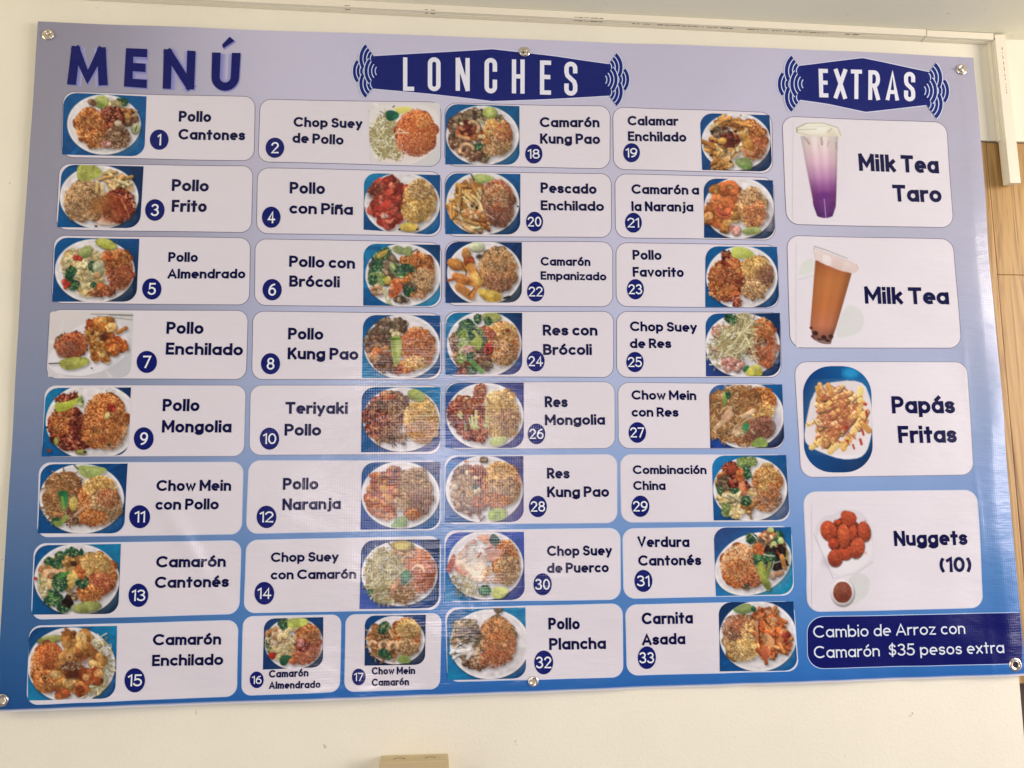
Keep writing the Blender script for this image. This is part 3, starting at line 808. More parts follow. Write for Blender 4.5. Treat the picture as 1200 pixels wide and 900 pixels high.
plaque([(431, 65.3), (505, 61.0), (577, 56.8), (650, 65), (721, 74.8), (721, 111), (650, 114.5), (577, 117.6), (505, 109.5), (431, 102.3)], ink('0b1964'),
       [('L', lq(472.3, 485.3, 66.5, 105.8, .3), 5.0), ('O', lq(501.3, 516.3, 66.2, 106.2, .3), 5.2), ('N', lq(534, 550.5, 66.8, 105.8, .4), 5.0),
        ('C', lq(567.8, 582.6, 67, 108.5, .3), 5.2), ('H', lq(600, 615, 68.8, 108.4, .3), 5.0), ('E', lq(633, 646, 70, 109.6, .3), 5.0),
        ('S', lq(661.6, 677, 71.2, 110.8, .3), 5.2)], 'dark blue title plaque reading LONCHES', [(424.5, 82.5, 1.0, -1), (726.5, 92.5, 1.0, 1)])
plaque([(931, 77.8), (970, 73.2), (1010, 68.8), (1050, 76.5), (1092, 84.8), (1090, 122.8), (1050, 127.3), (1015, 131), (970, 121.8), (935, 116.8)], ink('0b1964'),
       [('E', lq(959.8, 970.5, 80.8, 114.3, .3, -.8), 4.8), ('X', lq(977, 992, 81, 115.6, .6), 4.8), ('T', lq(996.8, 1009.8, 82, 116, .4, -.3), 4.6),
        ('R', lq(1017.3, 1031, 82.8, 117, .5, -.3), 4.7), ('A', lq(1038, 1053.2, 83.4, 117.4, .5), 4.5), ('S', lq(1059.2, 1072.4, 84.2, 118.6, .5), 4.8)],
       'dark blue title plaque reading EXTRAS', [(923.3, 98.5, 1.06, -1), (1100.5, 106.5, 1.05, 1)])

# --- rice note at the lower right
qn = [(947.5, 723.5), (1199, 718.2), (1199, 777.3), (947.5, 784)]
VV, FF, CC, n0 = [], [], [], 0
for ex, col, lay in ((0.8, ink('b9c6e0'), .8), (0, ink('0a1058'), 1.4)):
    qq = [(947.5 - ex, 723.5 - ex), (1199, 718.2 - ex), (1199, 777.3 + ex), (947.5 - ex, 784 + ex)]
    vs = vrows(.30, 22)
    U, V = rgrid(70, vs, [(.075, .30), (0, 0), (0, 0), (.075, .30)])
    x, z = quad_map(qq, U, V); x = np.minimum(x, BW - .0006)
    v = to3(x, z, lay).reshape(-1, 3)
    VV.append(v); FF.append(gfaces(len(vs) - 1, 70) + n0); CC.append(np.broadcast_to(col, v.shape)); n0 += len(v)
no_ = mesh_obj('note_panel', np.vstack(VV), np.vstack(FF), VINYL, banner, np.vstack(CC), True)
no_['label'] = 'dark blue note reading Cambio de Arroz con Camarón $35 pesos extra'
pr = Print()
text(pr, 'Cambio de Arroz con', 954.5, 747.8, 1131.8, 742.8, 14.2, ink('dcdcee'), 2.4, weight=.125, gap=.12)
text(pr, 'Camarón  $35 pesos extra', 955, 771.8, 1177, 765.2, 14.2, ink('dcdcee'), 2.4, weight=.125, gap=.12)
pr.build('lettering', no_)

# ------------------------------------------------------------------ the printed dish photographs, painted into point colours of a fine grid
PAL = {k: [np.array([int(c[i:i + 2], 16) for i in (0, 2, 4)], float) for c in v.split()] for k, v in {
    'rO': 'c98040 dc9a58 b66432 e8b478 9c4e26 7c3a1a d48c4c', 'rB': 'be9468 ac7e56 d2ac80 8c6644 e0c094 704c34 c49c70', 'rY': 'dcb066 e8c684 cc9a52 ba8444 f2dca4 986830 e0b870',
    'rR': 'b4623e 9c4a30 c87a52 803a26 d89466 ac5838', 'rD': '7d4a3c 966250 5e362c ae8068 885444', 'mR': '8c3424 aa4a30 6b2219 c4644a d98a68 501610', 'mB': '7a4c38 966850 5a3428 b08666 c8a484 886048',
    'mK': '6e5240 8c7058 4c3a30 a48c70 b89c7c 7a6a48', 'chO': 'cc7038 da8a4a b4542a e4a464 964020 c06434', 'tP': 'c64434 d2584a ac342a dc7860 842a22 ca5040', 'gol': 'cc8a46 dca45c b47036 e8bc7c 905228 d4964e',
    'spr': 'dcd2a6 ece2c4 c6b888 b4a070 f2ecd6 948458', 'nod': 'b87e4c cc9a64 a0663c dab080 7e502e c28a54', 'nog': 'c09060 d4ac78 a87848 e0c094 8a5c38', 'grn': '2e7444 245c3c 4c9050 88ac60 1c4a34 50885c 9cb478', 'lgr': '9cc464 b8d480 84ac50 cce4a0 6c9440',
    'shr': 'e0a474 ecc098 d08c54 f4d8b8 c87848', 'alm': 'e6d2a0 f0e4c0 d6ba80 caa86c e0cca0', 'mP': 'd89a90 e4b4a8 c47c74 b06860 ecc8bc', 'lim': 'b4cc62 c8dc80 a0b84c', 'red': 'c43828 d85040 a02a20', 'orn': 'e07840 ec9458 cc6030',
    'blk': '2a1c18 40302a 1c1210', 'fri': 'd8ac6c e4c48c cc9a58 ecd2a4 d2a878', 'tan': 'd4b08c c49a74 e0c4a4', 'frs': 'cf9c66 dcae78 c28a54 d6a672 ba7c4c e0b884', 'nug': 'cc5a34 d86c40 b84a2a e07c4c', 'wht': 'e6dcd6 f0e8e2 d6c8c0'}.items()}
PS = 2.5


class Canvas:
    def __init__(s, ox, oy, zs, w, h, seed):
        s.ox, s.oy, s.k = ox, oy, PS / zs
        s.H, s.W = int(h * PS), int(w * PS)
        s.img = np.zeros((s.H, s.W, 3)); s.rng = np.random.default_rng(seed)
        s.yy, s.xx = np.mgrid[0:s.H, 0:s.W].astype(float)

    def win(s, x, y, r):
        x0, x1 = max(int(x - r), 0), min(int(x + r) + 2, s.W); y0, y1 = max(int(y - r), 0), min(int(y + r) + 2, s.H)
        return None if x0 >= x1 or y0 >= y1 else (slice(y0, y1), slice(x0, x1))

    def ell(s, x, y, rx, ry, rot, col, col2=None, edge=1.0, shade=0.0, alpha=1.0):
        k = s.k; x, y, rx, ry = x * k, y * k, max(rx * k, .4), max(ry * k, .4)
        w = s.win(x, y, max(rx, ry) + 2)
        if w is None: return
        X, Y = s.xx[w] - x, s.yy[w] - y; a = math.radians(rot); c, sn = math.cos(a), math.sin(a)
        u, v = (X * c + Y * sn) / rx, (-X * sn + Y * c) / ry
        d = np.sqrt(u * u + v * v)
        al = np.clip((1 - d) * min(rx, ry) / edge + .5, 0, 1)[..., None] * alpha
        C = np.asarray(col, float)
        if col2 is not None:
            t = np.clip(.5 + .5 * v, 0, 1)[..., None]; C = C * (1 - t) + np.asarray(col2, float) * t
        if shade:
            l = 1 + shade * np.clip(-(X * .5 + Y) / max(rx, ry), -1, 1)[..., None] - shade * .5 * (d[..., None] ** 3)
            C = C * l
        s.img[w] = s.img[w] * (1 - al) + C * al

    def line(s, pts, wd, col, shade=0.0, alpha=1.0):
        k = s.k; P = np.array(pts, float) * k; wd = max(wd * k, .7)
        m = P.mean(0); r = np.abs(P - m).max() * 1.5 + wd + 2
        w = s.win(m[0], m[1], r)
        if w is None: return
        X, Y = s.xx[w], s.yy[w]; D = np.full(X.shape, 1e9); side = np.zeros_like(X)
        for a, b in zip(P[:-1], P[1:]):
            d = b - a; L = max(d @ d, 1e-6); t = np.clip(((X - a[0]) * d[0] + (Y - a[1]) * d[1]) / L, 0, 1)
            ex, ey = X - a[0] - t * d[0], Y - a[1] - t * d[1]; e = np.hypot(ex, ey)
            n = e < D; D = np.where(n, e, D); side = np.where(n, ex * .4 + ey, side)
        al = np.clip(wd / 2 - D + .5, 0, 1)[..., None] * alpha
        C = np.asarray(col, float) * (1 - shade * np.clip(side / (wd / 2), -1, 1)[..., None]) if shade else np.asarray(col, float)
        s.img[w] = s.img[w] * (1 - al) + C * al

    def poly(s, pts, c1, c2, alpha=1.0):
        P = np.array(pts, float) * s.k
        for _ in range(2):                                    # corner cutting
            Q = np.roll(P, -1, 0); P = np.stack([P * .78 + Q * .22, P * .22 + Q * .78], 1).reshape(-1, 2)
        ins = np.zeros(s.xx.shape, bool)
        for (x0, y0), (x1, y1) in zip(P, np.roll(P, -1, 0)):
            if y0 == y1: continue
            c = ((y0 > s.yy) != (y1 > s.yy)) & (s.xx < (x1 - x0) * (s.yy - y0) / (y1 - y0) + x0); ins ^= c
        al = blur(ins.astype(float)[..., None], 1) * alpha
        t = np.clip((s.yy - P[:, 1].min()) / (np.ptp(P[:, 1]) + 1e-6), 0, 1)[..., None]
        s.img = s.img * (1 - al) + (np.asarray(c1, float) * (1 - t) + np.asarray(c2, float) * t) * al

    def region(s, kind, cx, cy, rx, ry, rot, pal, dens=1.0):
        g = s.rng; P = PAL[pal]; base = sorted(P, key=lambda c: c.sum())
        a = math.radians(rot)
        def pt(f=1.0):
            t = g.uniform(0, 2 * math.pi); q = math.sqrt(g.uniform(0, 1)) * f
            u, v = q * rx * math.cos(t), q * ry * math.sin(t)
            return cx + u * math.cos(a) - v * math.sin(a), cy + u * math.sin(a) + v * math.cos(a), q
        # ragged dark bed
        if dens >= .95:
            bed = base[0] * .5 + base[1] * .5 if kind != 'f' else base[0] * .3 + base[2] * .65
            for _ in range(26):
                x, y, q = pt(.86); s.ell(x, y, rx * .3, ry * .3, g.uniform(0, 180), bed, edge=2.0)
            if kind != 'f': s.ell(cx, cy, rx * .86, ry * .86, rot, bed, edge=3)
        A = math.pi * rx * ry
        pick = lambda: P[g.integers(len(P))] * g.uniform(.90, 1.08)
        if kind == 'g':
            for _ in range(int(A / 130 * dens)):
                x, y, q = pt(1.02); L = g.uniform(5, 11); t = g.uniform(0, math.pi)
                dx, dy = L * math.cos(t), L * math.sin(t)
                lit = 1.06 - .26 * ((y - cy) / ry * .6 + (x - cx) / rx * .4)
                s.line([(x - dx, y - dy), (x + dx, y + dy)], g.uniform(6, 10), pick() * lit * g.uniform(.9, 1.06), .12)
        elif kind == 'm':
            for _ in range(int(A / 330 * dens)):
                x, y, q = pt(); L = g.uniform(9, 24); t = g.uniform(0, math.pi); b = g.uniform(-.4, .4)
                p = [(x - L * math.cos(t - b), y - L * math.sin(t - b)), (x, y), (x + L * math.cos(t + b), y + L * math.sin(t + b))]
                c = pick(); w = g.uniform(9, 17)
                s.line([(u, v + 4) for u, v in p], w + 3, c * .6); s.line(p, w, c, .22)
            for _ in range(int(A / 2600 * dens)):
                x, y, q = pt(.9); s.ell(x, y, 8, 5, g.uniform(0, 180), base[-1] * 1.12, edge=1.2)
        elif kind in 'ck':
            f = .85 if kind == 'c' else 1.75
            for _ in range(int(A / (1350 * f * f) * dens)):
                x, y, q = pt(.93); r = g.uniform(22, 38) * f; e = g.uniform(.6, .95); t = g.uniform(0, 180); c = pick()
                s.ell(x + 3, y + 6, r * 1.1, r * e * 1.12, t, c * .55, edge=1.6, alpha=.7)
                s.ell(x, y, r, r * e, t, c, edge=1.3, shade=.16)
                for _ in range(2):
                    s.ell(x + g.normal(0, r * .45), y + g.normal(0, r * .35), r * g.uniform(.4, .7), r * g.uniform(.25, .5), g.uniform(0, 180), c * g.uniform(.84, 1.12), edge=1.6, shade=.14)
                for _ in range(3):
                    s.ell(x + g.normal(0, r * .4), y + g.normal(0, r * .35), r * .28, r * .16, g.uniform(0, 180), pick() * g.uniform(.9, 1.15), edge=2, alpha=.6)
                s.ell(x - r * .25, y - r * .3, r * .22, r * .12, t, np.minimum(c * 1.32, 245), edge=2, alpha=.7)
        elif kind == 'n':
            for _ in range(int(A / 900 * dens)):
                x, y, q = pt(.95); L = g.uniform(40, 85); t = g.uniform(0, 2 * math.pi); b = g.uniform(-1.1, 1.1)
                p = []
                for i in range(6):
                    p.append((x, y)); x += L / 4 * math.cos(t); y += L / 4 * math.sin(t); t += b / 4
                c = pick(); w = g.uniform(8, 13)
                s.line([(u + 2, v + 5) for u, v in p], w + 2, base[0] * .8, alpha=.6); s.line(p, w, c, .15)
        elif kind == 'f':
            for _ in range(int(A / 3400 * dens)):
                x, y, q = pt(.85); L = g.uniform(50, 85); t = math.radians(rot) + g.normal(0, .55); c = pick(); b = g.normal(0, .12)
                p = [(x - L * math.cos(t - b), y - L * math.sin(t - b)), (x, y), (x + L * math.cos(t + b), y + L * math.sin(t + b))]
                w = g.uniform(30, 42)
                s.line([(u + 3, v + 7) for u, v in p], w + 5, c * .48); s.line(p, w, c, .2)
                s.line([(u - 2, v - 5) for u, v in p], w * .3, np.minimum(c * 1.18, 245), alpha=.6)
        elif kind == 'b':
            for _ in range(int(A / 260 * dens)):
                x, y, q = pt(); c = pick() * (1.08 - .2 * q); s.ell(x, y, g.uniform(6, 20), g.uniform(5, 11), g.uniform(0, 180), c, edge=1.4, shade=.25)

    def run(s, items):
        h = lambda c: np.array([int(c[i:i + 2], 16) for i in (0, 2, 4)], float)
        for it in items.strip().split('\n'):
            t = it.split()
            if not t: continue
            o = t[0]
            if o in 'gmcknfb':
                v = [float(q) for q in t[1:6]]; s.region(o, *v, t[6], float(t[7]) if len(t) > 7 else 1.0)
            elif o == 'E':                                    # a wedge of lime, a chile, a slice
                x, y, rx, ry, r = map(float, t[1:6]); c1, c2 = h(t[6]), h(t[7])
                s.ell(x + 3, y + 8, rx * 1.03, ry * 1.05, r, c2 * .5, edge=4, alpha=.75)
                s.ell(x, y, rx, ry, r, c1, c2, 1.4, .08)
                for _ in range(int(rx * ry / 260)):
                    u = s.rng.normal(0, .4, 2); s.ell(x + u[0] * rx, y + u[1] * ry, rx * .2, ry * .12, r + s.rng.normal(0, 30), c1 * s.rng.uniform(.9, 1.14), edge=3, alpha=.35)
                s.ell(x - rx * .2, y - ry * .35, rx * .45, ry * .16, r, np.minimum(c1 * 1.14, 250), edge=4, alpha=.5)
            elif o == 'P':
                s.poly([tuple(map(float, q.split(','))) for q in t[3:]], h(t[1]), h(t[2]))
            elif o == 'A':                                    # a curled shrimp
                x, y, r, w, a0, a1 = map(float, t[1:7]); P = PAL[t[7]]
                p = [(x + r * math.cos(math.radians(a)), y + r * math.sin(math.radians(a))) for a in np.linspace(a0, a1, 9)]
                s.line([(u + 3, v + 7) for u, v in p], w + 5, P[0] * .45, alpha=.8); s.line(p, w, P[0], .2); s.line([(u - 1, v - 3) for u, v in p], w * .4, P[3 % len(P)], alpha=.8)
                for u, v in p[1:-1]: s.line([(u, v), (u + (u - x) * .22, v + (v - y) * .22)], 4, P[-1], alpha=.5)
            elif o == 'L':
                x0, y0, x1, y1, w = map(float, t[1:6]); s.line([(x0, y0), (x1, y1)], w, h(t[6]), .1)
            elif o == 'D':
                x, y, r = map(float, t[1:4]); s.ell(x, y, r, r * .8, 20, h(t[4]), edge=1.2)
            elif o == 'G':                                    # soft patch of tone
                x, y, rx, ry, r, al = map(float, t[1:7]); s.ell(x, y, rx, ry, r, h(t[7]), edge=min(rx, ry) * s.k * .9, alpha=al)


def blur(a, n=1):
    for _ in range(n):
        p = np.pad(a, ((1, 1), (1, 1), (0, 0)), 'edge')
        a = (p[:-2, 1:-1] + 2 * p[1:-1, 1:-1] + p[2:, 1:-1]) / 4
        p = np.pad(a, ((1, 1), (1, 1), (0, 0)), 'edge')
        a = (p[1:-1, :-2] + 2 * p[1:-1, 1:-1] + p[1:-1, 2:]) / 4
    return a


def hexc(c): return np.array([int(c[i:i + 2], 16) for i in (0, 2, 4)], float)


def photo(num, ox, oy, zs, w, h, quad, rad, bg, plate, items, parent, plate_col='e0d3d0', raw=None):
    cv = Canvas(ox, oy, zs, w, h, 100 + (num if isinstance(num, int) else len(num) * 7))
    q = np.array(quad, float)
    cnr = [hexc(c) for c in bg.split()]
    # blue cloth under the plate: a wash between the four corners with a few soft folds
    c0 = q.min(0) * cv.k; c1 = q.max(0) * cv.k
    u = np.clip((cv.xx - c0[0]) / (c1[0] - c0[0]), 0, 1)[..., None]; v = np.clip((cv.yy - c0[1]) / (c1[1] - c0[1]), 0, 1)[..., None]
    cv.img = (cnr[0] * (1 - u) + cnr[1] * u) * (1 - v) + (cnr[3] * (1 - u) + cnr[2] * u) * v
    if len(set(bg.split())) > 1:
        for _ in range(7):
            x, y = cv.rng.uniform(100, 1100), cv.rng.uniform(80, 850); t = cv.rng.uniform(0, 3.1)
            cv.line([(x - 160 * math.cos(t), y - 160 * math.sin(t)), (x + 160 * math.cos(t), y + 160 * math.sin(t))], cv.rng.uniform(20, 60), cnr[cv.rng.integers(4)] * 1.15, alpha=.4)
        cv.img = blur(cv.img, 4)
    if plate:
        px, py, rx, ry = plate[:4]; rot = plate[4] if len(plate) > 4 else 0
        pc = hexc(plate_col)
        cv.ell(px + 6, py + 12, rx + 4, ry + 4, rot, cnr[2] * .55, edge=4, alpha=.7)
        cv.ell(px, py, rx, ry, rot, pc * 1.02, edge=1.2)
        cv.ell(px, py, rx * .94, ry * .93, rot, pc * .955, edge=2.5)
        cv.ell(px - 4, py - 6, rx * .88, ry * .86, rot, pc * 1.0, edge=9)
        cv.ell(px + rx * .3, py + ry * .25, rx * .62, ry * .62, rot, pc * .80, edge=40, alpha=.45)
    before = cv.img.copy()
    cv.run(items)
    if raw: raw(cv)
    img = cv.img
    if plate or num == 7:
        # grain of the printed photograph inside the food, soft contact shade beside it
        m = (np.abs(img - before).sum(-1, keepdims=True) > 24) & (((img.max(-1, keepdims=True) - img.min(-1, keepdims=True)) > 34) | (img.mean(-1, keepdims=True) < 120))
        m = blur(m.astype(float), 1)
        r = cv.rng
        f1 = blur(r.normal(0, 1, (cv.H, cv.W, 1)), 1) * 2.2; f2 = blur(np.kron(r.normal(0, 1, (cv.H // 4 + 2, cv.W // 4 + 2)), np.ones((4, 4)))[:cv.H, :cv.W, None], 3) * 1.5
        f3 = blur(np.kron(r.normal(0, 1, (cv.H // 22 + 2, cv.W // 22 + 2)), np.ones((22, 22)))[:cv.H, :cv.W, None], 12)
        hue = blur(r.normal(0, 1, (cv.H, cv.W, 3)), 2) * 3.0
        mean = blur(img, 5)
        tex = (mean + (img - mean) * 1.0) * (1 + .025 * f1 + .045 * f2 + .08 * f3) + hue * 1.6
        gr = np.clip((img[..., 1:2] - img[..., 0:1]) / 40, 0, 1)
        tex = tex * (1 - gr * np.array([-.02, .09, .02])) * np.array([.95, .925, .88])
        sh = np.roll(np.roll(blur(m, 14), 5, 0), 4, 1)
        img = (img * (1 - .30 * sh)) * (1 - m) + tex * m * .97
    n = cv.rng.normal(0, 1, (cv.H // 12 + 2, cv.W // 12 + 2)); n = np.kron(n, np.ones((12, 12)))[:cv.H, :cv.W, None]
    if plate: img = img * (1 + .03 * blur(n, 6))
    img = blur(img, 1)
    gm = img.mean(-1, keepdims=True); img = gm + (img - gm) * (.93 if plate else 1)
    img = np.clip(img, 0, 255)
    # lay it on the card
    P = q / zs + np.array([ox, oy])
    Wp, Hp = math.dist(P[0], P[1]), math.dist(P[1], P[2])
    nu, nv = int(Wp * 1.35), int(Hp * 1.35)
    rr = [(r / Wp, r / Hp) for r in rad]
    U, V = rgrid(nu, np.linspace(0, 1, nv + 1), rr)
    a, b, c, d = (1 - U) * (1 - V), U * (1 - V), U * V, (1 - U) * V
    X = a * q[0, 0] + b * q[1, 0] + c * q[2, 0] + d * q[3, 0]; Y = a * q[0, 1] + b * q[1, 1] + c * q[2, 1] + d * q[3, 1]
    sx = np.clip(X * cv.k, 0, cv.W - 1.01); sy = np.clip(Y * cv.k, 0, cv.H - 1.01)
    ix, iy = sx.astype(int), sy.astype(int); fx, fy = (sx - ix)[..., None], (sy - iy)[..., None]
    im = img[iy, ix] * (1 - fx) * (1 - fy) + img[iy, ix + 1] * fx * (1 - fy) + img[iy + 1, ix] * (1 - fx) * fy + img[iy + 1, ix + 1] * fx * fy
    bx, bz = plane(X / zs + ox, Y / zs + oy)
    return mesh_obj('dish_photo', to3(bx, bz, 2.3).reshape(-1, 3), gfaces(nv, nu), VINYL, parent, ink(im.reshape(-1, 3)), True)


